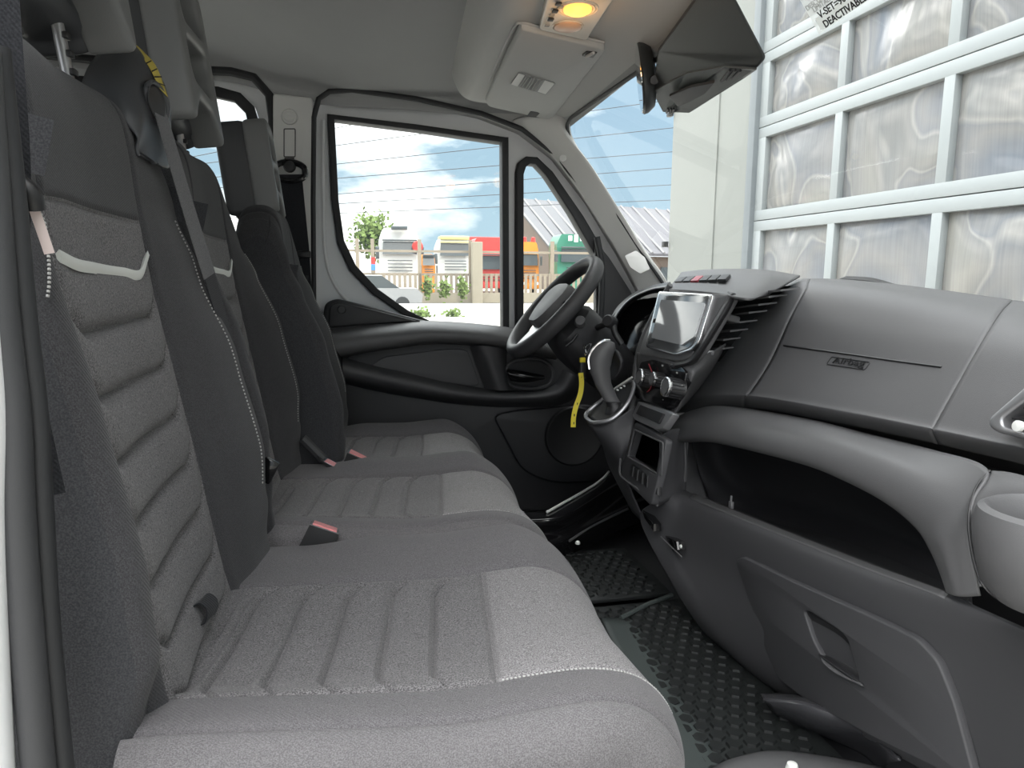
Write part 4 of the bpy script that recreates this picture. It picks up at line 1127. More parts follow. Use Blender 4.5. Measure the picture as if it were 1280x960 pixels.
for k in range(6):
    t0, t1 = k / 6 + 0.02, (k + 1) / 6 - 0.02
    A, B, C_, D = Vector((0.664, 1.676, -0.4336)), Vector((0.676, 1.523, -0.4438)), Vector((0.672, 1.512, -0.4713)), Vector((0.66, 1.676, -0.4605))
    plate('switch', [A.lerp(B, t0), A.lerp(B, t1), D.lerp(C_, t1), D.lerp(C_, t0)], M['black'], dash, nrm=(-0.985, 0.04, 0.16), depth=0.012, bev=0.002, front=0.002)
G().tube(catmull([(0.667, 1.756, -0.4354), (0.662, 1.744, -0.4756), (0.662, 1.696, -0.4828), (0.668, 1.619, -0.4872), (0.678, 1.533, -0.5012)], 24), 0.003, 6).build('frame_edge', M['dash'], dash)
patch('stack_side', [
    [(0.69, 1.552, -0.3393), (0.735, 1.598, -0.3343), (0.78, 1.631, -0.3383), (0.8, 1.626, -0.3586)],
    [(0.69, 1.548, -0.414), (0.735, 1.593, -0.4073), (0.775, 1.624, -0.4104), (0.795, 1.624, -0.4237)],
    [(0.69, 1.56, -0.514), (0.725, 1.574, -0.5043), (0.76, 1.595, -0.5044), (0.79, 1.617, -0.5125)]], M['dash_low'], dash, nu=16, nv=20, thick=0.004)
# small lower slots in the lower face
plate('lower_slot', [(0.688, 1.664, -0.5495), (0.692, 1.562, -0.5567), (0.692, 1.561, -0.5744), (0.688, 1.637, -0.5662)], M['gloss_black'], dash, nrm=(-1, 0.1, 0), depth=0.02, bev=0.001, front=0.004)
s2 = plate('lower_slot', [(0.704, 1.568, -0.5899), (0.716, 1.487, -0.5765), (0.716, 1.477, -0.5924), (0.716, 1.506, -0.607)], M['gloss_black'], dash, nrm=(-1, 0.1, 0), depth=0.02, bev=0.001, front=0.004)
G().tube([(0.698, 1.555, -0.5869), (0.708, 1.46, -0.6026)], 0.0016, 6).build('slot_edge', M['dash'], s2)
G().lathe([(0.0, 0.004), (0.004, 0.003), (0.005, 0.0)], (0.705, 1.457, -0.5766), (-1, 0, 0), 10).build('slot_screw', M['white_strip'], s2)

# ------------------------------------------------------------------ driver side: cluster, gear selector console
patch('cluster_hood', [
    [(0.9, 1.986, 0.0329), (0.9, 2.142, 0.0202), (0.9, 2.32, -0.0109), (0.88, 2.421, -0.0736), (0.86, 2.444, -0.1834)],
    [(0.82, 1.824, 0.0173), (0.82, 1.951, 0.0092), (0.82, 2.113, -0.0223), (0.8, 2.178, -0.0765), (0.78, 2.185, -0.1693)],
    [(0.84, 1.884, 0), (0.84, 1.997, -0.0047), (0.84, 2.136, -0.0326), (0.82, 2.187, -0.0821), (0.8, 2.18, -0.1693)]], M['dash_dark'], dash, nu=14, nv=40, thick=0.004)
G().tube(catmull([(0.815, 1.808, 0.0171), (0.815, 1.933, 0.0091), (0.815, 2.087, -0.0196), (0.8, 2.17, -0.0762), (0.79, 2.184, -0.1384)], 30), 0.003, 8).build('cluster_rim', M['silver'], dash)
plate('instrument_cluster', rounded([(0.87, 1.951, 0.0046), (0.87, 2.081, -0.0049), (0.87, 2.227, -0.0366), (0.85, 2.275, -0.0907), (0.83, 2.293, -0.1779), (0.82, 2.011, -0.2008)], 0.01), M['gloss_black'], dash, nrm=(-0.85, -0.25, 0.3), depth=0.03, bev=0.003)
G().tube(catmull([(0.8, 1.765, 0.0209), (0.79, 1.791, -0.017), (0.765, 1.798, -0.0767), (0.742, 1.805, -0.1371), (0.73, 1.806, -0.1912), (0.715, 1.787, -0.2646), (0.7, 1.77, -0.3092), (0.69, 1.759, -0.346)], 40), lambda t: 0.0075 + 0.004 * math.sin(PI * t), 10).build('stack_edge', M['dash'], dash)
patch('cluster_side', [
    [(0.83, 1.841, 0.0131), (0.8, 1.843, -0.0568), (0.77, 1.845, -0.1446), (0.75, 1.837, -0.2278), (0.72, 1.789, -0.3525)],
    [(0.88, 1.974, 0.014), (0.86, 2.04, -0.0821), (0.84, 2.074, -0.1821), (0.82, 2.1, -0.2595), (0.8, 2.151, -0.4476)]], M['dash_dark'], dash, nu=6, nv=30, thick=0.004)
patch('cluster_lower', [
    [(0.84, 2.388, -0.1651), (0.83, 2.172, -0.1899), (0.8, 1.925, -0.1972)],
    [(0.8, 2.302, -0.2409), (0.79, 2.078, -0.2363), (0.77, 1.886, -0.2293)],
    [(0.79, 2.302, -0.3371), (0.78, 2.068, -0.3098), (0.76, 1.882, -0.2834)]], M['dash_dark'], dash, nu=10, nv=12, thick=0.004)
# column side of the console under the selector
patch('selector_console', [
    [(0.6, 1.853, -0.3416), (0.605, 1.798, -0.3498), (0.64, 1.746, -0.3331), (0.705, 1.744, -0.2924)],
    [(0.605, 1.839, -0.3617), (0.61, 1.786, -0.3694), (0.645, 1.746, -0.3632), (0.7, 1.74, -0.3301)],
    [(0.65, 1.86, -0.4218), (0.65, 1.806, -0.4327), (0.66, 1.747, -0.4243), (0.68, 1.731, -0.3959)],
    [(0.69, 1.902, -0.5005), (0.685, 1.848, -0.4987), (0.68, 1.791, -0.4886), (0.68, 1.761, -0.4767)],
    [(0.72, 1.798, -0.6013), (0.71, 1.744, -0.5951), (0.7, 1.692, -0.5887), (0.7, 1.659, -0.589)]], M['dash_low'], dash, nu=24, nv=20, thick=0.004)
sr = [(0.598, 1.84, -0.3282), (0.595, 1.802, -0.3414), (0.6, 1.758, -0.3379), (0.635, 1.732, -0.3242), (0.675, 1.736, -0.288), (0.7, 1.756, -0.2514), (0.715, 1.806, -0.2366), (0.69, 1.874, -0.2712), (0.645, 1.851, -0.2937)]
patch('selector_plate', [
    [(0.605, 1.855, -0.3331), (0.645, 1.851, -0.2959), (0.69, 1.861, -0.2672), (0.715, 1.801, -0.2337)],
    [(0.6, 1.798, -0.3342), (0.64, 1.81, -0.3093), (0.68, 1.808, -0.2818), (0.71, 1.782, -0.2464)],
    [(0.603, 1.766, -0.3354), (0.638, 1.741, -0.3215), (0.676, 1.744, -0.2872), (0.7, 1.75, -0.2549)]], M['dash_dark'], dash, nu=10, nv=20, thick=0.006)
ring_tube('selector_rim', catmull(sr, 60, True), 0.0055, M['silver'], dash, n=8)
G().tube([(0.683, 1.855, -0.264), (0.71, 1.794, -0.2252)], 0.003, 6).build('selector_scale', M['white_strip'], dash)
for a in ((0.68, 1.822, -0.2628), (0.685, 1.811, -0.256), (0.69, 1.8, -0.2493)):
    G().box(a, (0.004, 0.008, 0.004)).build('selector_marks', M['white_strip'], dash)

gs = thing('gear_selector', (0.665, 1.804, -0.3047), 'black grip shaped gear selector rising from its silver rimmed plate', 'gear lever')
def oval(c, rx, ry, ax_u, ax_v, n=20):
    return [Vector(c) + Vector(ax_u) * rx * math.cos(2 * PI * k / n) + Vector(ax_v) * ry * math.sin(2 * PI * k / n) for k in range(n)]
g = G()
ringz = []
for c, r1, r2 in (((0.665, 1.791, -0.3028), 0.022, 0.016), ((0.65, 1.795, -0.2811), 0.022, 0.017), ((0.632, 1.803, -0.2427), 0.025, 0.020), ((0.622, 1.802, -0.2036), 0.032, 0.025), ((0.625, 1.806, -0.1739), 0.037, 0.028), ((0.632, 1.801, -0.1501), 0.036, 0.027), ((0.638, 1.8, -0.1352), 0.026, 0.020), ((0.64, 1.794, -0.1284), 0.010, 0.008)):
    ringz.append(oval(c, r1, r2, (0.9, 0, 0.1), (0.15, 1, 0)))
g.loft(ringz).build('grip', M['dash'], gs)
G().tube(catmull([(0.592, 1.8, -0.2026), (0.592, 1.808, -0.1734), (0.603, 1.802, -0.1475), (0.622, 1.793, -0.1281), (0.645, 1.795, -0.1264)], 24), 0.0045, 8).build('grip_trim', M['chrome'], gs)
g = G(); g.loft([oval(c, r1, r2, (1, 0, 0), (0, 1, 0)) for c, r1, r2 in (((0.665, 1.778, -0.3181), 0.036, 0.03), ((0.662, 1.783, -0.3014), 0.026, 0.021), ((0.655, 1.783, -0.2882), 0.023, 0.018))])
g.build('gaiter', M['black'], gs)
patch('grip_wing', [
    [(0.655, 1.854, -0.1436), (0.665, 1.799, -0.1569), (0.67, 1.775, -0.1805)],
    [(0.65, 1.851, -0.1829), (0.665, 1.81, -0.1923), (0.668, 1.78, -0.2023)],
    [(0.648, 1.83, -0.229), (0.655, 1.805, -0.2305), (0.66, 1.794, -0.2251)]], M['dash_dark'], gs, nu=12, nv=12, thick=0.01)
G().lathe([(0.0, 0.003), (0.006, 0.003), (0.008, 0.0)], (0.645, 1.799, -0.1801), (-0.4, -1, 0.2), 14).build('grip_button', M['chrome'], gs)

# ------------------------------------------------------------------ steering wheel and column
SC = Vector((0.572, 2.09, -0.042))
SR = 0.178
sd = Vector((0.669, 0, 0.743)); sy_ = Vector((0, 1, 0)); sn = Vector((-0.743, 0, 0.669))
sw = thing('steering_wheel', SC, 'black steering wheel with silver spokes in front of the driver seat', 'steering wheel')
def SW(a, b, c=0.0):
    return SC + sy_ * a + sd * b + sn * c
g = G()
rings = []
for k in range(72):
    a = 2 * PI * k / 72
    ctr = SW(SR * math.sin(a), SR * math.cos(a))
    rad = (ctr - SC).normalized()
    rings.append([ctr + rad * 0.0195 * math.cos(2 * PI * j / 16) + sn * 0.0235 * math.sin(2 * PI * j / 16) for j in range(16)])
g.loft(rings, closed=True)
g.build('rim', M['wheel'], sw)
g = G()
hubp = [(-0.095, 0.035), (-0.085, 0.062), (-0.05, 0.075), (0.05, 0.075), (0.085, 0.062), (0.095, 0.035), (0.075, -0.045), (0.045, -0.082), (-0.045, -0.082), (-0.075, -0.045)]
hp = rounded([Vector((a, b, 0)) for a, b in hubp], 0.025, 4)
g.loft([[SW(p.x * s_, p.y * s_, h_) for p in hp] for s_, h_ in ((0.55, -0.055), (0.9, -0.045), (1.0, -0.02), (1.0, 0.010), (0.93, 0.026), (0.7, 0.032), (0.3, 0.034))])
g.build('airbag_cover', M['dash'], sw)
for a0, b0, a1, b1, w0 in ((-0.07, 0.0, -0.165, 0.035, 0.055), (0.07, 0.0, 0.165, 0.035, 0.055), (0.0, -0.06, 0.0, -0.165, 0.075)):
    p, q = SW(a0, b0, -0.01), SW(a1, b1, -0.004)
    d_ = (q - p).normalized(); s_ = d_.cross(sn).normalized()
    G().loft([[c + s_ * w0 / 2 + sn * 0.008, c - s_ * w0 / 2 + sn * 0.008, c - s_ * w0 / 2 - sn * 0.008, c + s_ * w0 / 2 - sn * 0.008] for c in (p, p.lerp(q, 0.5), q)]).build('spoke', M['silver'] if b1 < 0 else M['dash'], sw, 30)
for s_ in (-1, 1):
    for k in range(3):
        G().box(SW(s_ * (0.098 + 0.018 * k), 0.015 + 0.006 * k, 0.003), (0.012, 0.014, 0.012), Matrix.Rotation(-0.73, 3, 'Y'), bev=0.002).build('spoke_button', M['dash_dark'], sw)
# shroud
g = G()
def shr(c, w_, h_):
    pts = rounded([Vector((w_ * a, h_ * b, 0)) for a, b in ((-1, -0.6), (-0.6, -1), (0.6, -1), (1, -0.6), (1, 0.6), (0.6, 1), (-0.6, 1), (-1, 0.6))], 0.02, 3)
    return [Vector(c) + sy_ * p.x + sd * p.y for p in pts]
g.loft([shr(SW(0, -0.005, -0.035), 0.06, 0.05), shr(SW(0, -0.012, -0.07), 0.10, 0.078), shr(SW(0, -0.018, -0.13), 0.105, 0.085), shr(SW(0, -0.02, -0.19), 0.10, 0.082), shr(SW(0, -0.02, -0.32), 0.085, 0.07)])
g.build('column_shroud', M['dash_dark'], sw)
G().tube([(0.612, 1.975, -0.1192), (0.5977, 1.975, -0.1375), (0.5763, 1.975, -0.1534)], 0.004, 8).build('shroud_catch', M['black'], sw)
G().lathe([(0.0, 0.012), (0.013, 0.012), (0.016, 0.006), (0.016, -0.012), (0.0, -0.012)], (0.6172, 1.97, -0.0822), (-0.3, -1, 0.4), 20).build('ignition_lock', M['dash'], sw)
st_ = G().tube(catmull([SW(-0.08, 0.02, -0.12), SW(-0.12, 0.03, -0.115), (0.6721, 1.86, -0.0827), (0.6768, 1.84, -0.1102), (0.6921, 1.83, -0.1381)], 24), 0.009, 10)
st_.build('wiper_stalk', M['black'], sw)
G().lathe([(0.0, 0.016), (0.014, 0.016), (0.018, 0.010), (0.018, -0.014), (0.010, -0.018), (0.0, -0.018)], (0.6638, 1.85, -0.0779), (-0.7, -0.7, 0.2), 20).build('stalk_knob', M['dash_dark'], sw)

# ------------------------------------------------------------------ ignition key and yellow tag
ky = thing('ignition_key', (0.6156, 1.93, -0.194), 'ignition key with a long yellow tag hanging beside the steering column', 'key')
G().tube([(0.6237, 1.95, -0.15), (0.6224, 1.93, -0.1713)], 0.004, 8).build('key_shank', M['chrome'], ky)
G().box((0.6115, 1.925, -0.1889), (0.016, 0.012, 0.014), bev=0.002).build('tag_head', M['yellow'], ky)
G().box((0.6131, 1.925, -0.2186), (0.018, 0.012, 0.048), bev=0.004).build('key_fob', M['black'], ky)
G().ribbon(catmull([(0.6057, 1.92, -0.2247), (0.6085, 1.92, -0.2567), (0.6042, 1.92, -0.2887), (0.5927, 1.92, -0.3206), (0.5859, 1.92, -0.3526), (0.5851, 1.92, -0.3804)], 24), (1, -0.3, 0), 0.014, 0.0012).build('tag_strip', M['yellow'], ky)
for p in ((0.5869, 1.919, -0.3686), (0.5878, 1.919, -0.3455), (0.5969, 1.919, -0.3136)):
    G().box(p, (0.003, 0.0008, 0.007)).build('tag_print', M['ink'], ky)
G().tube(catmull([(0.6183, 1.925, -0.1617), (0.6252, 1.925, -0.1482), (0.637, 1.925, -0.1439), (0.6301, 1.925, -0.1619), (0.6208, 1.925, -0.1754)], 16, True), 0.0018, 6, True).build('key_ring', M['chrome'], ky)

# ------------------------------------------------------------------ floor mats and footwell
tun = patch('trim_4', [
    [(0.4405, 2.08, -0.67), (0.5723, 2.077, -0.67), (0.7171, 2.239, -0.67), (0.8945, 2.464, -0.67), (1.174, 2.857, -0.67)],
    [(0.4709, 1.994, -0.675), (0.5723, 2.004, -0.675), (0.7063, 2.144, -0.675), (0.8848, 2.369, -0.675), (1.09, 2.598, -0.675)],
    [(0.4982, 2.005, -0.72), (0.5951, 2.029, -0.72), (0.7455, 2.178, -0.72), (0.9108, 2.355, -0.72), (1.079, 2.522, -0.72)],
    [(0.515, 1.973, -0.745), (0.6101, 2.01, -0.745), (0.7507, 2.135, -0.745), (0.9124, 2.28, -0.745), (1.051, 2.392, -0.745)],
    [(0.5457, 1.994, -0.8), (0.6363, 2.044, -0.8), (0.7781, 2.148, -0.8), (0.9344, 2.257, -0.8), (1.09, 2.364, -0.8)]], M['gloss_black'], nu=30, nv=30)
solid(tun, 0.004)
struct(tun, 'glossy black step of the floor between the two footwells')
G().tube(catmull([(0.5425, 2.042, -0.665), (0.6011, 2.106, -0.665), (0.7146, 2.231, -0.665), (0.8197, 2.356, -0.665), (0.9041, 2.491, -0.665), (0.9629, 2.601, -0.65)], 24), 0.0045, 8).build('mat_edge', M['white_strip'], tun)  # white tube stands in for the highlight along the mat border
G().tube(catmull([(0.5988, 1.989, -0.742), (0.6873, 2.083, -0.742), (0.7848, 2.17, -0.742), (0.8883, 2.256, -0.742)], 24), 0.004, 8).build('step_edge', M['dash'], tun)
G().lathe([(0.0, 0.006), (0.006, 0.005), (0.008, 0.0)], (0.6163, 1.964, -0.742), (0, -0.3, 1), 12).build('step_screw', M['white_strip'], tun)

M['mat'] = plastic('rubber mat', (0.016, 0.018, 0.018), 0.42, 0.15)
M['mat_edge'] = plastic('rubber mat edge', (0.055, 0.066, 0.064), 0.55, 0.2)
def hexmat(name, label, x0, x1, y0, y1, z, sp=0.034):
    root = thing(name, ((x0 + x1) / 2, (y0 + y1) / 2, z - 0.012), label, 'floor mat', 'ribbed rubber mats in the footwell')
    G().box(((x0 + x1) / 2, (y0 + y1) / 2, z - 0.006), (x1 - x0, y1 - y0, 0.012), bev=0.003).build('mat_base', M['mat'], root)
    g = G()
    row = 0
    y = y0 + 0.03
    while y < y1 - 0.025:
        x = x0 + 0.025 + (sp / 2 if row % 2 else 0)
        while x < x1 - 0.02:
            g.loft([[(x + r * math.cos(PI / 3 * k + PI / 6), y + r * math.sin(PI / 3 * k + PI / 6), z + h) for k in range(6)] for r, h in ((sp * 0.46, -0.001), (sp * 0.40, 0.005))])
            x += sp
        y += sp * 0.866
        row += 1
    o = g.build('mat_studs', M['mat'], root, False)
    o['kind'] = 'stuff'
    return root
m1 = hexmat('rubber_mat', 'long studded black rubber mat in front of the nearest seat', 0.47, 0.80, 0.98, 1.66, -0.80)
patch('mat_border', [
    [(0.5551, 1.567, -0.785), (0.5317, 1.383, -0.785), (0.5052, 1.175, -0.785), (0.4866, 1.026, -0.785), (0.4745, 0.9239, -0.785)],
    [(0.6434, 1.581, -0.8), (0.6147, 1.342, -0.8), (0.5965, 1.141, -0.8), (0.592, 1.048, -0.8), (0.5791, 0.9213, -0.8)]], M['mat_edge'], m1, nu=6, nv=24, thick=0.012)
G().tube([(0.6054, 1.57, -0.793), (0.6969, 1.629, -0.793), (0.7859, 1.67, -0.793)], 0.006, 8).build('mat_lip', M['mat_edge'], m1)
m2 = hexmat('rubber_mat', 'far studded rubber mat beyond the raised lip, towards the tunnel', 0.45, 0.80, 1.70, 2.05, -0.80)
M['duct'] = plastic('glossy duct', (0.06, 0.06, 0.065), 0.22, 0.3, 300)
# heater duct and sill at the bottom edge
du = patch('trim_5', [
    [(0.7294, 1.151, -0.76), (0.78, 1.101, -0.74), (0.829, 1.054, -0.74), (0.8492, 0.9765, -0.74), (0.845, 0.9162, -0.74)],
    [(0.7126, 1.111, -0.75), (0.7373, 1.028, -0.71), (0.7739, 0.9819, -0.71), (0.7927, 0.9242, -0.71), (0.7906, 0.8638, -0.71)],
    [(0.7354, 1.119, -0.78), (0.7586, 1.044, -0.76), (0.7946, 1.005, -0.76), (0.8208, 0.9683, -0.76), (0.8198, 0.92, -0.76)],
    [(0.7734, 1.149, -0.82), (0.8091, 1.1, -0.82), (0.8386, 1.059, -0.82), (0.8582, 1.02, -0.82), (0.8559, 0.9772, -0.82)]], M['duct'], nu=18, nv=24, thick=0.003)
struct(du, 'glossy black moulding under the glovebox')
si = patch('trim_6', [
    [(0.549, 1.006, -0.79), (0.5902, 1.005, -0.775), (0.6676, 1.01, -0.775), (0.757, 0.9738, -0.775), (0.8585, 0.9111, -0.775)],
    [(0.531, 0.9616, -0.77), (0.5712, 0.9595, -0.755), (0.6405, 0.9609, -0.755), (0.7221, 0.9275, -0.755), (0.8168, 0.8652, -0.755)],
    [(0.5021, 0.8815, -0.77), (0.5466, 0.8694, -0.755), (0.6083, 0.8735, -0.755), (0.6675, 0.8523, -0.755), (0.7538, 0.7929, -0.755)]], M['dash'], nu=14, nv=24, thick=0.01)
struct(si, 'dark grey sill moulding at the bottom border')
cap_ = G().lathe([(0.0, 0.012), (0.008, 0.010), (0.011, 0.0)], (0.6547, 0.9339, -0.755), (0, 0, 1), 14).build('sill_plug', M['white_strip'], si)
# ================================================================== YARD OUTSIDE (the van stands with a slight lean on level ground)
TH = math.radians(1.67)
RX = Matrix.Rotation(TH, 3, 'X')
def outside(o):
    o.location = RX @ Vector(o.location)
    o.rotation_euler = (TH, 0, 0)
    return o

M['ground'] = plastic('pale yard paving', (0.36, 0.345, 0.315), 0.9, 0.0, var=0.15)
M['wall_white'] = plastic('white wall panel', (0.235, 0.247, 0.232), 0.6, var=0.02)
M['door_alu'] = plastic('pale grey door rail', (0.30, 0.325, 0.33), 0.45, var=0.02)
M['seal_dark'] = plastic('dark door seal', (0.17, 0.19, 0.20), 0.6)
M['truck_white'] = plastic('white truck paint', (0.55, 0.55, 0.54), 0.35)
M['truck_cream'] = plastic('cream truck paint', (0.55, 0.48, 0.20), 0.35)
M['truck_red'] = plastic('red truck paint', (0.50, 0.035, 0.03), 0.35)
M['truck_orange'] = plastic('orange truck paint', (0.60, 0.20, 0.015), 0.35)
M['truck_green'] = plastic('green truck paint', (0.025, 0.16, 0.105), 0.35)
M['truck_glass'] = plastic('dark truck glass', (0.05, 0.06, 0.065), 0.1, spec=0.8)
M['fence'] = plastic('beige fence timber', (0.24, 0.20, 0.155), 0.8, var=0.1)
M['leaf'] = plastic('leaves', (0.10, 0.15, 0.03), 0.8, var=0.4)
M['bark'] = plastic('bark', (0.20, 0.14, 0.09), 0.9)
M['roof'] = plastic('grey metal roof', (0.085, 0.085, 0.095), 0.5, var=0.05)
M['roof_seam'] = plastic('pale roof seam', (0.20, 0.20, 0.205), 0.5)
M['gable'] = plastic('brown gable', (0.13, 0.10, 0.08), 0.8)
M['kerb'] = plastic('tan kerb', (0.27, 0.24, 0.19), 0.85)
M['cable'] = plastic('power cable', (0.05, 0.055, 0.06), 0.6)

def acrylic(name):
    m, nt, n, l, b = _nodes(name)
    b.inputs['Roughness'].default_value = 0.16
    b.inputs['Specular IOR Level'].default_value = 0.6
    b.inputs['Coat Weight'].default_value = 0.3
    b.inputs['Coat Roughness'].default_value = 0.05
    tc = n.new('ShaderNodeTexCoord')
    mp = n.new('ShaderNodeMapping')
    oi = n.new('ShaderNodeObjectInfo')
    l.new(tc.outputs['Object'], mp.inputs['Vector'])
    l.new(oi.outputs['Random'], mp.inputs['Rotation'])
    cx = n.new('ShaderNodeCombineXYZ')
    ml = n.new('ShaderNodeMath'); ml.operation = 'MULTIPLY'; ml.inputs[1].default_value = 40
    l.new(oi.outputs['Random'], ml.inputs[0])
    l.new(ml.outputs[0], cx.inputs['X']); l.new(ml.outputs[0], cx.inputs['Y'])
    l.new(cx.outputs['Vector'], mp.inputs['Location'])
    no = n.new('ShaderNodeTexNoise')
    no.inputs['Scale'].default_value = 1.05
    no.inputs['Detail'].default_value = 1.5
    no.inputs['Distortion'].default_value = 1.6
    l.new(mp.outputs['Vector'], no.inputs['Vector'])
    st = n.new('ShaderNodeTexNoise')
    mp2 = n.new('ShaderNodeMapping')
    mp2.inputs['Scale'].default_value = (1, 60, 2)
    l.new(tc.outputs['Object'], mp2.inputs['Vector'])
    l.new(mp2.outputs['Vector'], st.inputs['Vector'])
    st.inputs['Scale'].default_value = 1.2
    rp = n.new('ShaderNodeValToRGB')  # bands paint wavy reflections and the interior showing through into the colour
    e = rp.color_ramp.elements
    e[0].position = 0.30; e[0].color = (0.33, 0.36, 0.40, 1)
    e[1].position = 0.70; e[1].color = (0.50, 0.49, 0.44, 1)
    for pos, c in ((0.43, (0.44, 0.44, 0.43, 1)), (0.485, (0.39, 0.40, 0.41, 1)), (0.515, (0.60, 0.59, 0.55, 1)), (0.54, (0.43, 0.43, 0.41, 1)), (0.6, (0.48, 0.47, 0.44, 1))):
        q = e.new(pos); q.color = c
    l.new(no.outputs['Fac'], rp.inputs['Fac'])
    mx = n.new('ShaderNodeMix'); mx.data_type = 'RGBA'; mx.blend_type = 'MULTIPLY'
    mx.inputs['Factor'].default_value = 0.22
    l.new(rp.outputs['Color'], mx.inputs['A'])
    sr = n.new('ShaderNodeValToRGB')
    sr.color_ramp.elements[0].position = 0.35; sr.color_ramp.elements[0].color = (0.55, 0.55, 0.55, 1)
    sr.color_ramp.elements[1].position = 0.6; sr.color_ramp.elements[1].color = (1, 1, 1, 1)
    l.new(st.outputs['Fac'], sr.inputs['Fac'])
    l.new(sr.outputs['Color'], mx.inputs['B'])
    dk = n.new('ShaderNodeMix'); dk.data_type = 'RGBA'; dk.blend_type = 'MULTIPLY'; dk.inputs['Factor'].default_value = 1.0
    dk.inputs['B'].default_value = (0.48, 0.48, 0.49, 1)
    l.new(mx.outputs['Result'], dk.inputs['A'])
    l.new(dk.outputs['Result'], b.inputs['Base Color'])
    bp = n.new('ShaderNodeBump')
    bp.inputs['Strength'].default_value = 0.6
    bp.inputs['Distance'].default_value = 0.12
    l.new(no.outputs['Fac'], bp.inputs['Height'])
    l.new(bp.outputs['Normal'], b.inputs['Normal'])
    return m
M['acrylic'] = acrylic('bulged acrylic pane')

gr = mesh('ground', [(-90, -40, -1.65), (120, -40, -1.65), (120, 160, -1.65), (-90, 160, -1.65)], [(0, 1, 2, 3)], M['ground'], None, False)
struct(outside(gr), 'pale yard ground around the van')

# building with the sectional door, straight ahead; stretched out of view to shade the van
GX = 3.2
bw = plate('wall_garage', [(GX, 7.15, -1.65), (GX, 5.6, -1.65), (GX, 5.6, 7.0), (GX, 7.15, 7.0)], M['wall_white'], nrm=(-1, 0, 0), depth=0.25, bev=0.01)
struct(outside(bw), 'white building wall beside the sectional door')
G().box((GX - 0.006, 6.16, 1.3), (0.014, 0.012, 5.8)).build('wall_joint', M['wall_white'], bw)
plate('wall_return', [(GX + 0.27, 7.14, -1.65), (GX + 6, 7.14, -1.65), (GX + 6, 7.14, 7.0), (GX + 0.27, 7.14, 7.0)], M['wall_white'], bw, nrm=(0, 1, 0), depth=0.1, bev=0.004)
for z in (1.62, 0.30):
    G().box((GX - 0.03, 7.17, z), (0.05, 0.07, 0.06), bev=0.008).build('wall_bracket', M['black'], bw)
lin = plate('wall_lintel_shade', [(GX, 5.6, 2.5), (GX, -0.26, 2.5), (GX, -0.26, -1.65), (GX, -16, -1.65), (GX, -16, 7.0), (GX, 5.6, 7.0)], M['wall_white'], bw, nrm=(-1, 0, 0), depth=0.25, bev=0.01)  # unseen lintel and long near stretch, added so the shadow covers the van
sd_ = thing('sectional_door', (GX + 0.06, 2.3, -1.65), 'pale grey sectional door with bulged clear panes in front of the van', 'garage door')
G().box((GX + 0.03, 5.57, 0.7), (0.10, 0.10, 4.7), bev=0.01).build('door_seal', M['seal_dark'], sd_)
ys = [5.47, 4.51, 3.565, 2.62, 1.675, 0.73, -0.22]
zs = [2.45, 1.745, 1.17, 0.43, -0.30, -1.03, -1.62]
for k in range(len(zs) - 1):
    for j, y in enumerate(ys):
        w_ = 0.11 if j == 0 else 0.078
        G().box((GX + 0.05, y, (zs[k] + zs[k + 1]) / 2), (0.05, w_, zs[k] - zs[k + 1] - 0.15), bev=0.004).build('stile', M['door_alu'], sd_)
    for sgn in (1, -1):
        zc = zs[k] - 0.043 if sgn > 0 else zs[k + 1] + 0.043
        G().box((GX + 0.05, (ys[0] + ys[-1]) / 2, zc), (0.052, ys[0] - ys[-1] + 0.11, 0.080), bev=0.003).build('rail', M['door_alu'], sd_)
    for j in range(len(ys) - 1):
        y0, y1 = ys[j + 1] + 0.03, ys[j] - 0.03
        z0, z1 = zs[k + 1] + 0.075, zs[k] - 0.075
        v, f = [], []
        nn_ = 14
        rnd = random.Random(k * 31 + j)
        ph = rnd.uniform(0, 6)
        for a in range(nn_):
            for b_ in range(nn_):
                s_, t_ = a / (nn_ - 1), b_ / (nn_ - 1)
                bul = 0.045 * (math.sin(PI * s_) * math.sin(PI * t_)) ** 0.6 * (0.55 + 0.45 * math.sin(3.1 * s_ + 2.3 * t_ + ph))
                v.append((GX + 0.075 - bul, lerp(y0, y1, s_), lerp(z0, z1, t_)))
        mesh('pane', v, grid_faces(nn_, nn_), M['acrylic'], sd_)
outside(sd_)
bkp = plate('wall_hall', [(GX + 0.14, 5.7, -1.65), (GX + 0.14, -1.5, -1.65), (GX + 0.14, -1.5, 4.2), (GX + 0.14, 5.7, 4.2)], M['wall_white'], nrm=(-1, 0, 0), depth=0.03, bev=0)
struct(outside(bkp), 'wall of the hall behind the sectional door')

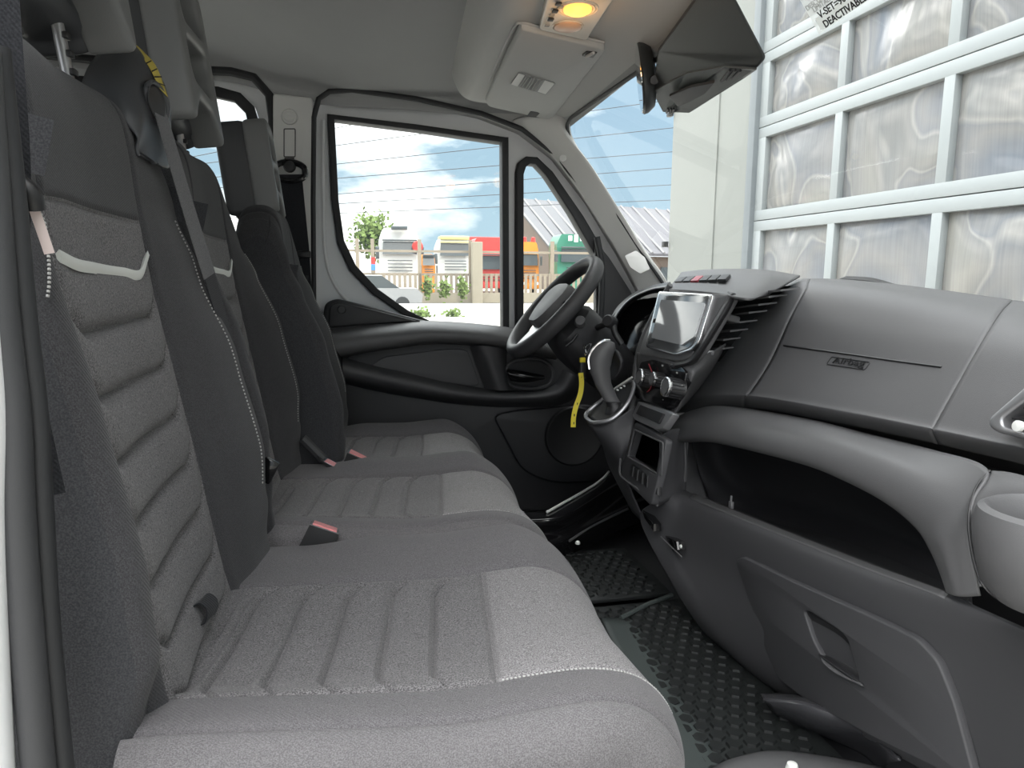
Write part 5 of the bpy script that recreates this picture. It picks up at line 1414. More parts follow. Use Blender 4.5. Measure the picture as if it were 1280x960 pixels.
# industrial hall with a seamed roof beyond the fence
bl = thing('industrial_hall', (25.56, 72, -0.346), 'low industrial hall with a grey seamed roof beyond the far window', 'building')
r0, r1, e0, e1 = [Vector(p) for p in ((16.28, 78, 8.005), (41.69, 78, 6.782), (17.97, 66, 1.97), (40.34, 66, 1.758))]
G().loft([[r0, r1, e1, e0], [p + Vector((0, 0, -0.25)) for p in (r0, r1, e1, e0)]]).build('roof', M['roof'], bl, False)
rf = [o for o in bl.children][0]
for k in range(19):
    t = k / 18
    a, b = r0.lerp(r1, t), e0.lerp(e1, t)
    G().tube([a + Vector((0, 0, 0.06)), b + Vector((0, 0, 0.06))], 0.13, 4).build('roof_seam', M['roof_seam'], rf, False)
gz = -1.65
G().loft([[e0 + Vector((0.4, 0.6, -0.3)), e1 + Vector((0, 0.6, -0.3)), Vector((e1.x, e1.y + 0.6, gz)), Vector((e0.x + 0.4, e0.y + 0.6, gz))],
          [e0 + Vector((0.4, 1.2, -0.3)), e1 + Vector((0, 1.2, -0.3)), Vector((e1.x, e1.y + 1.2, gz)), Vector((e0.x + 0.4, e0.y + 1.2, gz))]]).build('hall_wall', M['gable'], bl, False)
mesh('gable', [r0 + Vector((0.1, 0, -0.3)), e0 + Vector((0.1, 0, -0.3)), (e0.x, e0.y, gz), (r0.x, r0.y, gz)], [(0, 1, 2, 3)], M['gable'], bl, False)
solid([o for o in bl.children][-1], 0.3)
for k in range(5):
    c = e0.lerp(e1, 0.42 + 0.12 * k)
    G().box((c.x, c.y + 0.5, c.z - 2.0), (2.0, 0.3, 1.4)).build('hall_window', M['truck_glass'], bl, False)
outside(bl)

def truck(nm, label, tl, br, col, glassc='truck_glass', kind='cab', glass_t=(0.28, 0.52), band=None):
    """lorry seen from the front: cab, roof spoiler, windscreen, grille slats, lamps, mirrors, wheels"""
    tl, br = Vector(tl), Vector(br)
    x0, x1, y = tl.x, br.x, tl.y
    zt, zb = tl.z, -1.65 + 0.45
    w, h = x1 - x0, zt - zb
    xc = (x0 + x1) / 2
    t = thing(nm, (xc, y + 1.2, -1.65), label, 'truck')
    zz = lambda q: zt - q * h
    g = G()
    prof = rounded([Vector((x0, 0, zb)), Vector((x1, 0, zb)), Vector((x1, 0, zt - 0.18 * h)), Vector((x1 - 0.10 * w, 0, zt)), Vector((x0 + 0.10 * w, 0, zt)), Vector((x0, 0, zt - 0.18 * h))], 0.15, 3)
    g.loft([[Vector((p.x, y + d + (0.35 if p.z > zz(0.25) else 0.0), p.z)) for p in prof] for d in (0, 0.1, 2.2)])
    cabo = g.build('cab_body', M[col], t)
    a, b = glass_t
    mesh('windscreen', [(x0 + 0.07 * w, y - 0.03, zz(b)), (x1 - 0.07 * w, y - 0.03, zz(b)), (x1 - 0.09 * w, y + 0.10, zz(a)), (x0 + 0.09 * w, y + 0.10, zz(a)),
                        (x0 + 0.07 * w, y + 0.06, zz(b)), (x1 - 0.07 * w, y + 0.06, zz(b)), (x1 - 0.09 * w, y + 0.2, zz(a)), (x0 + 0.09 * w, y + 0.2, zz(a))],
         [(0, 1, 2, 3), (7, 6, 5, 4), (0, 3, 7, 4), (1, 5, 6, 2), (3, 2, 6, 7), (0, 4, 5, 1)], M[glassc], t, False)
    G().box((xc, y - 0.08, zz(a - 0.02)), (0.86 * w, 0.25, 0.10), bev=0.03).build('sun_visor', M['truck_glass'] if band is None else M[band], t)
    for k in range(4):
        G().box((xc, y - 0.04, zz(b + 0.10 + 0.055 * k)), (0.62 * w, 0.06, 0.06), bev=0.01).build('grille_slat', M['truck_glass'], t)
    G().box((xc, y - 0.06, zz(0.93)), (w * 1.0, 0.22, 0.12 * h), bev=0.04).build('bumper', M[col], t)
    for s_ in (-1, 1):
        G().box((xc + s_ * 0.36 * w, y - 0.12, zz(0.88)), (0.16 * w, 0.12, 0.06 * h), bev=0.03).build('headlamp', M['paper'], t)
        G().box((xc + s_ * 0.56 * w, y - 0.12, zz(0.40)), (0.09 * w, 0.16, 0.20 * h), bev=0.03).build('wing_mirror', M['truck_glass'], t)
        G().lathe([(0.0, -0.16), (0.42, -0.16), (0.5, -0.10), (0.5, 0.10), (0.42, 0.16), (0.0, 0.16)], (xc + s_ * 0.40 * w, y + 1.2, -1.15), (1, 0, 0), 18).build('wheel', M['rubber'], t)
    return t
t1 = truck('truck', 'white lorry facing the fence, nearest the tree', (1.276, 46, 2.708), (3.76, 46, -0.2813), 'truck_white', glass_t=(0.22, 0.42))
G().lathe([(0.0, 0.1), (0.3, 0.1), (0.35, 0.0)], (3.603, 45.6, 1.552), (0, -1, 0), 14).build('side_lamp', M['truck_red'], t1)
G().box((2.506, 46, 2.682), (1.0, 0.4, 0.25), bev=0.05).build('roof_hatch', M['truck_glass'], t1)
outside(t1)
t2 = truck('truck', 'white and cream lorry with a wide grey windscreen, beside the red one', (5.01, 47, 2.177), (7.307, 47, -0.2708), 'truck_white', glass_t=(0.10, 0.34), band='truck_cream')
o_ = Vector((5.01, 47, 2.177)); o2 = Vector((7.314, 47, 2.213))
G().box(((o_.x + o2.x) / 2, o_.y + 1.0, o_.z + 0.02), (o2.x - o_.x - 0.4, 1.6, 0.25), bev=0.06).build('roof_cap', M['truck_cream'], t2)
outside(t2)
t3 = truck('truck', 'red lorry behind the fence post, right in the large window', (8.15, 52, 2.449), (10.65, 52, 0.0039), 'truck_red', glass_t=(0.35, 0.62))
a = Vector((8.497, 55, 2.708)); b = Vector((12.26, 55, 2.586))
G().box(((a.x + b.x) / 2, a.y + 4, (a.z - 0.6) / 2 + 0.0), (b.x - a.x, 6, a.z + 0.6), bev=0.05).build('cargo_box', M['truck_red'], t3)
outside(t3)
t4 = truck('truck', 'orange lorry with a roof beacon, seen in the quarter window', (11.15, 50, 2.13), (12.58, 50, -0.5483), 'truck_orange', glass_t=(0.26, 0.50), band='truck_cream')
for dx in (0.35, 1.0):
    c = Vector((11.37, 50.5, 2.488)); G().lathe([(0.0, 0.45), (0.14, 0.40), (0.18, 0.0), (0.0, 0.0)], (c.x + dx, c.y + 0.6, c.z - 0.40), (0, 0, 1), 12).build('beacon', M['truck_red'], t4)
outside(t4)
t5 = truck('truck', 'green lorry with a pale roof sign, behind the steering wheel', (13.39, 48, 2.621), (16.58, 48, -0.5099), 'truck_green', glass_t=(0.26, 0.50))
c = Vector((14.91, 47.9, 2.318))
for k in range(5):
    G().box((c.x - 0.7 + 0.42 * k, c.y, c.z), (0.26, 0.08, 0.5 if k % 2 else 0.35)).build('roof_sign', M['paper'], t5, False)
outside(t5)
# smaller yellow van between the two lorries
v1 = truck('delivery_van', 'small yellow van between the white lorry and the cream one', (3.501, 41.5, 1.012), (4.306, 41.5, -0.5688), 'truck_orange', glass_t=(0.06, 0.3))
outside(v1)

# fence with posts, rails and slats on a kerb
fe = thing('yard_fence', (2.879, 38, -1.443), 'beige slatted fence on a kerb beyond the driver door window', 'fence')
FY = 38.0
for p in ((-1.202, 38, 0.3538), (-0.0818, 38, 0.363), (0.6864, 38, 0.3693), (3.094, 38, 0.389), (5.781, 38, 0.411), (10.27, 38, 0.4478), (13.47, 38, 0.4741)):
    x = p[0]
    G().box((x, FY, 0.35), (0.18, 0.18, 2.6)).build('post', M['fence'], fe, False)
za, zb_ = (2.916, 38, 1.046)[2], (2.882, 38, -1.233)[2]
xa, xb = (-1.735, 38, 0.9913)[0], (14.15, 38, 1.179)[0]
for z in (za, zb_, (2.898, 38, -0.1504)[2]):
    G().box(((xa + xb) / 2, FY, z), (xb - xa, 0.10, 0.12)).build('rail', M['fence'], fe, False)
x = xa
zt_ = (2.899, 38, -0.109)[2]
while x < xb:
    G().box((x, FY - 0.07, (zt_ + zb_) / 2 - 0.05), (0.15, 0.04, zt_ - zb_ + 0.15)).build('slat', M['fence'], fe, False)
    x += 0.27
G().box(((xa + xb) / 2, FY, -0.75 + zb_ / 2), (xb - xa, 0.5, 1.75 + zb_)).build('kerb', M['kerb'], fe, False)
pcol = (6.06, 37.6, 0.4095)
G().box((pcol[0], 37.6, -0.1), (0.55, 0.5, 3.3), bev=0.03).build('gate_column', M['kerb'], fe, False)
s0 = (0.7069, 37.8, 0.5297)
G().box((s0[0], 37.8, s0[2]), (0.22, 0.05, 0.35)).build('sign_plate', M['truck_red'], fe, False)
s0 = (0.6992, 37.8, 0.2051)
G().box((s0[0], 37.8, s0[2]), (0.22, 0.05, 0.30)).build('sign_plate', plastic('blue sign', (0.05, 0.2, 0.6), 0.5), fe, False)
outside(fe)

# shrubs along the foot of the fence, parked car, planter wall
def shrub(nm, label, c, rx, rz, n, seed, cat, group=None, trunk=True, leaf=0.16):
    t = thing(nm, (c[0], c[1], c[2] - rz - (1.0 if trunk else 0.0)), label, cat, group)
    rnd = random.Random(seed)
    g = G()
    for _ in range(n):
        u, v, w = rnd.gauss(0, 0.5), rnd.gauss(0, 0.5), rnd.gauss(0, 0.5)
        p = Vector((c[0] + u * rx, c[1] + v * rx, c[2] + w * rz))
        d = Vector((rnd.uniform(-1, 1), rnd.uniform(-1, 1), rnd.uniform(-1, 1))).normalized() * leaf
        e_ = d.orthogonal() * 0.6
        g.add([p - d, p + e_, p + d, p - e_], [(0, 1, 2, 3)])
    o = g.build('foliage', M['leaf'], t, False)
    o['kind'] = 'stuff'
    if trunk:
        G().tube([(c[0], c[1], -1.65), (c[0], c[1], c[2])], 0.12, 7).build('trunk', M['bark'], t)
    return outside(t)
shrub('tree', 'green tree standing behind the fence, left of the white lorry', (1.025, 54, 2.599), 1.2, 1.3, 900, 3, 'tree', leaf=0.2)
for k, p in enumerate(((3.366, 36.8, -0.789), (4.266, 36.8, -0.9098), (5.177, 36.8, -0.8271))):
    shrub('shrub', ['leafy shrub at the fence foot beside the middle post', 'leafy shrub at the fence foot, between two others', 'leafy shrub at the fence foot nearest the gate column'][k], p, 0.24, 0.5, 150, 10 + k, 'shrub', 'shrubs at the foot of the fence', False, 0.12)
pw = G().box((3.111, 28, -1.689), (3.6, 0.3, 0.9), bev=0.03).build('planter_wall', M['truck_white'])
tag(outside(pw), 'low white planter wall seen just above the far armrest', 'wall')
for k, p in enumerate(((2.225, 26.4, -1.617), (3.35, 26.4, -1.655))):
    shrub('potted_plant', ['dark plant in front of the white planter wall, left one', 'dark plant in front of the white planter wall, right one'][k], p, 0.35, 0.25, 120, 20 + k, 'plant', 'plants by the planter wall', False, 0.09)
# parked car beyond the lower corner of the window
ca = Vector((0.4264, 31, -1.106))
pc = thing('parked_car', (ca.x, ca.y, -1.65), 'silver car parked before the fence, low in the large window', 'car')
def carp(w, pts):
    return [[Vector((ca.x + x, ca.y + s * w, -1.65 + z)) for x, z in pts] for s in (-1, -0.9, 0.9, 1)]
G().loft(carp(0.85, [(-2.1, 0.35), (2.1, 0.35), (2.15, 0.7), (1.9, 0.95), (-1.9, 0.98), (-2.15, 0.75)])).build('car_body', M['silver'], pc)
G().loft(carp(0.72, [(-1.5, 0.95), (1.2, 0.95), (0.5, 1.45), (-1.0, 1.45)])).build('cabin_glass', M['truck_glass'], pc)
G().box((ca.x - 0.25, ca.y, -0.18), (1.5, 1.3, 0.05), bev=0.02).build('car_roof', M['silver'], pc)
for sx in (-1.3, 1.3):
    for sy in (-0.8, 0.8):
        G().lathe([(0.0, -0.1), (0.28, -0.1), (0.32, 0.0), (0.28, 0.1), (0.0, 0.1)], (ca.x + sx, ca.y + sy, -1.33), (0, 1, 0), 14).build('wheel', M['rubber'], pc)
outside(pc)

# overhead cables
for k, (a, b) in enumerate((((-1.546, 60, 9.768), (5.835, 60, 11.06)), ((-1.467, 60, 8.37), (11.02, 60, 10.15)), ((-0.8176, 60, 7.349), (11.43, 60, 8.705)), ((6.307, 60, 6.882), (11.43, 60, 7.421)), ((-1.504, 60, 11.1), (0.3527, 60, 11.55)), ((8.278, 60, 6.108), (11.84, 60, 6.399)), ((5.959, 60, 5.025), (12.67, 60, 5.444)))):
    a, b = Vector(a), Vector(b)
    d = (b - a).normalized()
    pts = [a - d * 60, a - d * 30, a, b, b + d * 30, b + d * 60]
    o = G().tube(pts, 0.03, 5).build('power_cable', M['cable'])
    tag(outside(o), ['second highest power cable crossing the sky in the large window', 'third power cable from the top in the large window', 'fourth power cable from the top in the large window', 'third lowest power cable in the large window', 'highest power cable, in the top left corner of the large window', 'second lowest power cable in the large window', 'lowest power cable, just above the lorries in the large window'][k], 'cable', 'power cables over the yard')
# ================================================================== OVERHEAD CONSOLE, VISOR, DOME LAMP
oc = thing('overhead_console', (0.5, 1.55, 0.60), 'pale grey overhead console moulded above the windscreen', 'console')
rows = []
for y, k, dxx in ((2.47, 0.0, 0.05), (2.45, 0.35, 0.03), (2.41, 0.72, 0.012), (2.35, 0.93, 0.0), (2.25, 1.0, 0.0), (1.9, 1.0, -0.015), (1.5, 1.0, -0.035), (1.1, 1.0, -0.04), (0.62, 1.0, -0.04)):
    prof = [(0.29, 0.76), (0.300, 0.70), (0.315, 0.655), (0.335, 0.622), (0.37, 0.606), (0.45, 0.602), (0.55, 0.600), (0.62, 0.594), (0.675, 0.580), (0.715, 0.566), (0.735, 0.575)]
    zt = [0.76, 0.72, 0.70, 0.69, 0.68, 0.665, 0.65, 0.63, 0.605, 0.575, 0.58]
    rows.append([(x + (dxx if i < 5 else 0), y, lerp(zt[i], z, k)) for i, (x, z) in enumerate(prof)])
patch('console_shell', rows, M['console'], oc, nu=70, nv=50, thick=0.006, offset=1.0)
vz = 0.592
vis = plate('sun_visor', rounded([(0.3945, 2.256, 0.592), (0.3653, 1.639, 0.592), (0.594, 1.712, 0.592), (0.5977, 1.758, 0.592), (0.6437, 2.374, 0.592), (0.6312, 2.41, 0.592), (0.4116, 2.31, 0.592)], 0.02, 4), M['console'], oc, nrm=(-0.03, 0, -1), depth=0.02, bev=0.006, front=0.012)
plate('visor_hook', rounded([(0.5469, 1.759, 0.576), (0.5494, 1.728, 0.576), (0.5777, 1.728, 0.576), (0.5795, 1.77, 0.576)], 0.005, 3), M['black'], vis, nrm=(0, 0, -1), depth=0.004, bev=0.001)
G().tube([(0.5574, 1.753, 0.573), (0.5653, 1.721, 0.573)], 0.004, 8).build('hook_pin', M['console'], vis)
plate('visor_clip', rounded([(0.5503, 2.314, 0.578), (0.5753, 2.319, 0.578), (0.6085, 2.354, 0.578), (0.6116, 2.398, 0.578), (0.5543, 2.388, 0.578)], 0.006, 3), M['rubber_grey'], vis, nrm=(0, 0, -1), depth=0.01, bev=0.002)
lb = plate('warning_label', [(0.4277, 1.937, 0.5785), (0.5467, 2.002, 0.5785), (0.5491, 2.116, 0.5785), (0.4282, 2.038, 0.5785)], M['headliner'], vis, nrm=(-0.03, 0, -1), depth=0.001, bev=0)
for q in ([(0.427, 1.934, 0.577), (0.447, 1.945, 0.577), (0.4499, 2.048, 0.577), (0.4282, 2.033, 0.577)], [(0.5114, 1.981, 0.577), (0.5446, 1.998, 0.577), (0.5468, 2.108, 0.577), (0.5183, 2.09, 0.577)]):
    plate('label_block', q, M['paper'], lb, nrm=(-0.03, 0, -1), depth=0.001, bev=0)
for a, b in (((0.4525, 1.95, 0.5765), (0.4558, 2.049, 0.5765)), ((0.46, 1.954, 0.5765), (0.464, 2.055, 0.5765)), ((0.4717, 1.961, 0.5765), (0.4765, 2.063, 0.5765)), ((0.4803, 1.964, 0.5765), (0.4862, 2.07, 0.5765)), ((0.4911, 1.972, 0.5765), (0.4955, 2.074, 0.5765)), ((0.5014, 1.977, 0.5765), (0.5064, 2.08, 0.5765))):
    G().tube([a, b], 0.0022, 4).build('label_line', M['grey_ink'], lb, False)
# joint between console and visor panel
G().tube(catmull([(0.3788, 2.099, 0.604), (0.362, 1.71, 0.602), (0.3706, 1.646, 0.6), (0.4257, 1.659, 0.598), (0.5866, 1.708, 0.594)], 30), 0.0035, 6).build('console_joint', M['console'], oc)
M['dome'] = plastic('dome lamp plate', (0.62, 0.57, 0.50), 0.4)
M['dome_lens'] = plastic('unlit dome lens', (0.62, 0.42, 0.30), 0.3)
M['dome_lit'] = emit('lit dome lens', (1.0, 0.45, 0.08), 1.0)
dl = thing('dome_lamp', (0.477, 1.59, 0.6), 'dome lamp with one lit orange lens and one dark lens', 'lamp')
plate('lamp_plate', rounded([(0.4097, 1.64, 0.592), (0.3783, 1.438, 0.592), (0.5153, 1.432, 0.592), (0.5185, 1.488, 0.592), (0.5353, 1.685, 0.592)], 0.012, 4), M['dome'], dl, nrm=(0, 0, -1), depth=0.02, bev=0.004, front=0.006)
L1 = Vector((0.4581, 1.505, 0.584)); L2 = Vector((0.4657, 1.604, 0.584))
G().lathe([(0.0, 0.010), (0.020, 0.008), (0.029, 0.003), (0.030, -0.006)], L1, (0, 0, -1), 32).build('lit_lens', M['dome_lit'], dl)['label'] = 'lit orange lens'
for r in (0.036, 0.042):
    ring_tube('lens_ring', [L1 + Vector((r * math.cos(2 * PI * k / 32), r * math.sin(2 * PI * k / 32), 0.001)) for k in range(32)], 0.0016, M['dome'], dl, n=6)
lens2 = G().lathe([(0.0, 0.006), (0.022, 0.005), (0.030, 0.002), (0.031, -0.006)], L2, (0, 0, -1), 32).build('dark_lens', M['dome_lens'], dl)
ring_tube('lens_ring', [L2 + Vector((0.034 * math.cos(2 * PI * k / 32), 0.034 * math.sin(2 * PI * k / 32), 0.001)) for k in range(32)], 0.0016, M['dome'], dl, n=6)
for p in ((0.4163, 1.564, 0.582), (0.4133, 1.518, 0.582), (0.4098, 1.48, 0.582)):
    G().box(p, (0.012, 0.014, 0.004), bev=0.001).build('lamp_switch', M['black'], dl)
for p in ((0.4183, 1.602, 0.583), (0.4132, 1.542, 0.583), (0.4198, 1.498, 0.583)):
    G().box(p, (0.010, 0.010, 0.002)).build('switch_mark', M['grey_ink'], dl)
lamp = bpy.data.lights.new('dome_glow', 'POINT')
lamp.energy = 0.09
lamp.color = (1.0, 0.55, 0.2)
lamp.shadow_soft_size = 0.025
lo = bpy.data.objects.new('dome_glow', lamp)
COL.objects.link(lo)
lo.location = L1 + Vector((0, 0, -0.05))

# ================================================================== SENSOR HOUSING AND MIRROR
M['housing'] = plastic('sensor housing plastic', (0.026, 0.029, 0.030), 0.42, 0.2)
M['housing_low'] = plastic('sensor housing underside', (0.10, 0.11, 0.11), 0.45, 0.2)
sh = thing('sensor_housing', (0.7377, 1.49, 0.5222), 'dark grey sensor housing with slotted underside hung from the windscreen top', 'housing')
A, L_, A2 = (0.6464, 1.34, 0.5673), (0.6609, 1.56, 0.5358), (0.666, 1.24, 0.5305)
B, C_, D, E_, F_ = (0.6937, 1.66, 0.4755), (0.7032, 1.5, 0.472), (0.7225, 1.37, 0.4497), (0.7483, 1.29, 0.4219), (0.7554, 1.27, 0.4379)
Ab, Lb_, Fb, A2b = (0.6832, 1.416, 0.5996), (0.7037, 1.661, 0.5705), (0.7868, 1.325, 0.4524), (0.7082, 1.319, 0.5641)
H, I, J = (0.7929, 1.416, 0.4438), (0.7976, 1.677, 0.4371), (0.778, 1.79, 0.465)
vv = [A, L_, B, C_, D, E_, F_, A2, Ab, Lb_, J, I, H, Fb, A2b]
body = mesh('housing_shell', vv, [(0, 1, 2, 3, 4, 5, 6, 7), (0, 8, 9, 1), (1, 9, 10, 2), (2, 10, 11, 12, 5, 4, 3), (5, 12, 13, 6), (6, 13, 14, 7), (0, 7, 14, 8)], M['housing'], sh, 25)
bevel(body, 0.006, 3, 25)
und = mesh('housing_underside', [B, C_, D, E_, H, I, J], [(0, 1, 2, 3, 4, 5, 6)], M['housing_low'], sh, False)
solid(und, 0.004, 0)
un = (Vector(D) - Vector(B)).cross(Vector(H) - Vector(D)).normalized()
if un.z > 0: un = -un
def up_(t, s):  # point on the underside: along the front edge, then back to the glass
    f_ = catmull([B, C_, D, E_], 40)[int(t * 39)]
    b_ = catmull([J, I, H], 40)[int(t * 39)]
    return f_.lerp(b_, s)
plate('housing_window', [up_(0.18, 0.25) + un * 0.005, up_(0.42, 0.18) + un * 0.005, up_(0.66, 0.28) + un * 0.005, up_(0.6, 0.75) + un * 0.005, up_(0.30, 0.80) + un * 0.005], M['rubber_grey'], und, nrm=un, depth=0.006, bev=0.001, front=0.003)
for t in (0.72, 0.78, 0.84):
    G().tube([up_(t, 0.35) + un * 0.004, up_(t + 0.03, 0.06) + un * 0.004], 0.003, 6).build('vent_slot', M['black'], und)
for t in (0.10, 0.16, 0.22):
    G().tube([up_(t, 0.97) + un * 0.004, up_(t + 0.03, 0.80) + un * 0.004], 0.003, 6).build('vent_slot', M['black'], und)
for p in ((0.715, 1.52, 0.5202), (0.7294, 1.5, 0.5248)):
    G().box(p, (0.004, 0.004, 0.012)).build('housing_catch', M['black'], body)
mi = thing('interior_mirror', (0.6829, 1.7, 0.5114), 'small oval interior mirror seen edge on beside the sensor housing', 'mirror')
mc = Vector((0.6838, 1.7, 0.517))
mn = Vector((-0.94, 0.315, -0.13)).normalized()
mu = (Vector((0.05, 0, 1)) - mn * Vector((0.05, 0, 1)).dot(mn)).normalized()
mv = mn.cross(mu)
def mring(s, d, n=40):
    return [mc + mn * d + mu * 0.082 * s * math.copysign(abs(math.sin(2 * PI * k / n)) ** 0.85, math.sin(2 * PI * k / n)) + mv * 0.066 * s * math.copysign(abs(math.cos(2 * PI * k / n)) ** 0.85, math.cos(2 * PI * k / n)) for k in range(n)]
G().loft([mring(0.45, -0.030), mring(0.85, -0.022), mring(1.0, -0.006), mring(1.02, 0.004), mring(0.97, 0.008)]).build('mirror_shell', M['housing'], mi)
G().loft([mring(0.96, 0.0075), mring(0.95, 0.0095)]).build('mirror_glass', M['mirror'], mi)
G().tube([mc - mn * 0.02, (0.6803, 1.62, 0.4891)], 0.010, 10).build('mirror_arm', M['black'], mi)

# ================================================================== STICKER ON THE WINDSCREEN
def translucent(name, col, t):
    m, nt, n, l, b = _nodes(name)
    n.remove(b)
    d = n.new('ShaderNodeBsdfDiffuse'); d.inputs['Color'].default_value = tuple(col) + (1,)
    tr = n.new('ShaderNodeBsdfTranslucent'); tr.inputs['Color'].default_value = tuple(col) + (1,)
    tp = n.new('ShaderNodeBsdfTransparent')
    m1 = n.new('ShaderNodeMixShader'); m1.inputs['Fac'].default_value = 0.6
    m2 = n.new('ShaderNodeMixShader'); m2.inputs['Fac'].default_value = t
    l.new(d.outputs[0], m1.inputs[1]); l.new(tr.outputs[0], m1.inputs[2])
    l.new(m1.outputs[0], m2.inputs[1]); l.new(tp.outputs[0], m2.inputs[2])
    l.new(m2.outputs[0], n['Material Output'].inputs['Surface'])
    return m
M['sticker'] = translucent('translucent sticker', (0.8, 0.82, 0.8), 0.55)
M['sticker_white'] = translucent('white sticker panel', (0.95, 0.96, 0.95), 0.1)
wsn = Vector((-0.818, 0, -0.576))
def pw(p, d):
    return Vector(p) + wsn * d
stk = plate('speed_sticker', rounded([pw((0.792, 1.161, 0.445), 0.003), pw((0.7725, 1.162, 0.4727), 0.003), pw((0.7282, 1.167, 0.5358), 0.003), pw((0.7359, 0.9542, 0.5248), 0.003), pw((0.7837, 0.9499, 0.4568), 0.003)], 0.004, 3), M['sticker'], nrm=wsn, depth=0.001, bev=0)
tag(stk, 'pale warning sticker with black speed limit lettering on the windscreen top', 'sticker')
plate('text_panel', [pw((0.7891, 1.15, 0.4491), 0.0042), pw((0.7769, 1.151, 0.4666), 0.0042), pw((0.7736, 0.9709, 0.4711), 0.0042), pw((0.7846, 0.9681, 0.4555), 0.0042)], M['sticker_white'], stk, nrm=wsn, depth=0.0008, bev=0)
rd = Vector((0.7852, 1.044, 0.4548)) - Vector((0.7882, 1.139, 0.4505))
upv = Vector((0.7736, 1.15, 0.4711)) - Vector((0.7887, 1.152, 0.4497))
text('sticker_text', 'DEACTIVABLE', pw((0.7892, 1.138, 0.449), 0.0052), rd, upv, 0.0172, M['ink'], stk, 0.0002, bold=0.0004)
text('sticker_text', 'V-SET=90', pw((0.7791, 1.139, 0.4634), 0.0052), rd, upv, 0.0172, M['ink'], stk, 0.0002, bold=0.0004)
text('sticker_text', 'LIMITADOR', pw((0.7712, 1.145, 0.4746), 0.0052), rd, upv, 0.0125, M['grey_ink'], stk, 0.0002)
text('sticker_text', 'DESCONECTAR', pw((0.7665, 1.158, 0.4813), 0.0052), rd, upv, 0.0125, M['grey_ink'], stk, 0.0002)

# ================================================================== SEAT BELTS
bg = thing('belt_guide', (-0.3411, 1.25, 0.255), 'black plastic belt guide with a yellow label on the near seat shoulder', 'belt guide')
rows = [
    [(-0.3777, 1.15, 0.288), (-0.3665, 1.16, 0.3218), (-0.3512, 1.2, 0.366), (-0.3469, 1.24, 0.3862), (-0.3522, 1.3, 0.4008)],
    [(-0.3523, 1.13, 0.2649), (-0.3371, 1.14, 0.2963), (-0.3251, 1.18, 0.3458), (-0.3221, 1.22, 0.3699), (-0.3316, 1.29, 0.3845)],
    [(-0.3202, 1.12, 0.2406), (-0.3113, 1.13, 0.2671), (-0.3071, 1.17, 0.3152), (-0.303, 1.21, 0.3475), (-0.3139, 1.28, 0.3607)],
    [(-0.2992, 1.12, 0.2158), (-0.2952, 1.135, 0.2475), (-0.298, 1.18, 0.2962), (-0.2908, 1.21, 0.3276), (-0.3011, 1.28, 0.3372)],
    [(-0.3004, 1.12, 0.1962), (-0.2945, 1.15, 0.2221), (-0.2915, 1.19, 0.2672), (-0.2833, 1.22, 0.3076), (-0.2919, 1.28, 0.3107)],
    [(-0.2965, 1.12, 0.192), (-0.2924, 1.16, 0.1926), (-0.2861, 1.2, 0.2116), (-0.282, 1.23, 0.2533), (-0.2903, 1.28, 0.2762)],
    [(-0.2972, 1.13, 0.1916), (-0.2908, 1.17, 0.191), (-0.2854, 1.22, 0.1902), (-0.2866, 1.25, 0.2147), (-0.2947, 1.29, 0.2406)]]
patch('guide_shell', rows, M['guide'], bg, nu=30, nv=26, thick=0.004)
ring_tube('guide_slot', catmull([(-0.294, 1.165, 0.2968), (-0.2889, 1.185, 0.307), (-0.2824, 1.205, 0.2967), (-0.279, 1.21, 0.2796), (-0.2836, 1.205, 0.2572), (-0.2909, 1.185, 0.2546), (-0.295, 1.168, 0.2753)], 40, True), 0.0045, M['guide'], bg)
patch('slot_opening', [
    [(-0.2916, 1.16, 0.2956), (-0.2855, 1.175, 0.3023), (-0.279, 1.19, 0.2907)],
    [(-0.2919, 1.16, 0.2734), (-0.2839, 1.18, 0.2766), (-0.278, 1.2, 0.2749)],
    [(-0.2894, 1.175, 0.2547), (-0.2855, 1.185, 0.2526), (-0.2812, 1.195, 0.2562)]], M['black'], bg, nu=12, nv=12, thick=0.002)
yl = patch('guide_label', [
    [(-0.3268, 1.205, 0.3659), (-0.3111, 1.2, 0.3507), (-0.2956, 1.195, 0.3298), (-0.2838, 1.19, 0.303)],
    [(-0.3253, 1.225, 0.3759), (-0.3083, 1.22, 0.3594), (-0.2903, 1.21, 0.3368), (-0.2759, 1.205, 0.2936)]], M['yellow_dull'], bg, nu=8, nv=24, thick=0.001)
for a, b in (((-0.2929, 1.192, 0.3257), (-0.2892, 1.205, 0.3331)), ((-0.2896, 1.19, 0.3174), (-0.2827, 1.203, 0.3215)), ((-0.2863, 1.188, 0.3091), (-0.2785, 1.201, 0.3086)), ((-0.3004, 1.194, 0.3372), (-0.2971, 1.208, 0.345))):
    G().tube([a, b], 0.0009, 4).build('label_line', M['ink'], yl, False)
mb = thing('seat_belt', (-0.2961, 1.24, 0.2908), 'edge-lit belt webbing running from the guide down between two seats', 'seat belt')
pth = catmull([(-0.2933, 1.195, 0.2958), (-0.2848, 1.19, 0.2676), (-0.2741, 1.19, 0.2219), (-0.2566, 1.21, 0.1281), (-0.2372, 1.24, 0.0269)], 30)
G().ribbon(pth, (0.27, 0.93, 0.1), [0.030 + 0.010 * k / 29 for k in range(30)], 0.0015).build('webbing', M['fab_belt_lit'], mb)  # upper length of the same belt, painted paler as if lit
G().ribbon(catmull([(-0.2372, 1.24, 0.0269), (-0.2193, 1.27, -0.0787), (-0.1991, 1.3, -0.1858), (-0.1806, 1.33, -0.2861), (-0.1765, 1.335, -0.3396)], 30), (0.22, 0.95, 0.1), 0.040, 0.0015).build('lower_webbing', M['fab_belt'], mb)
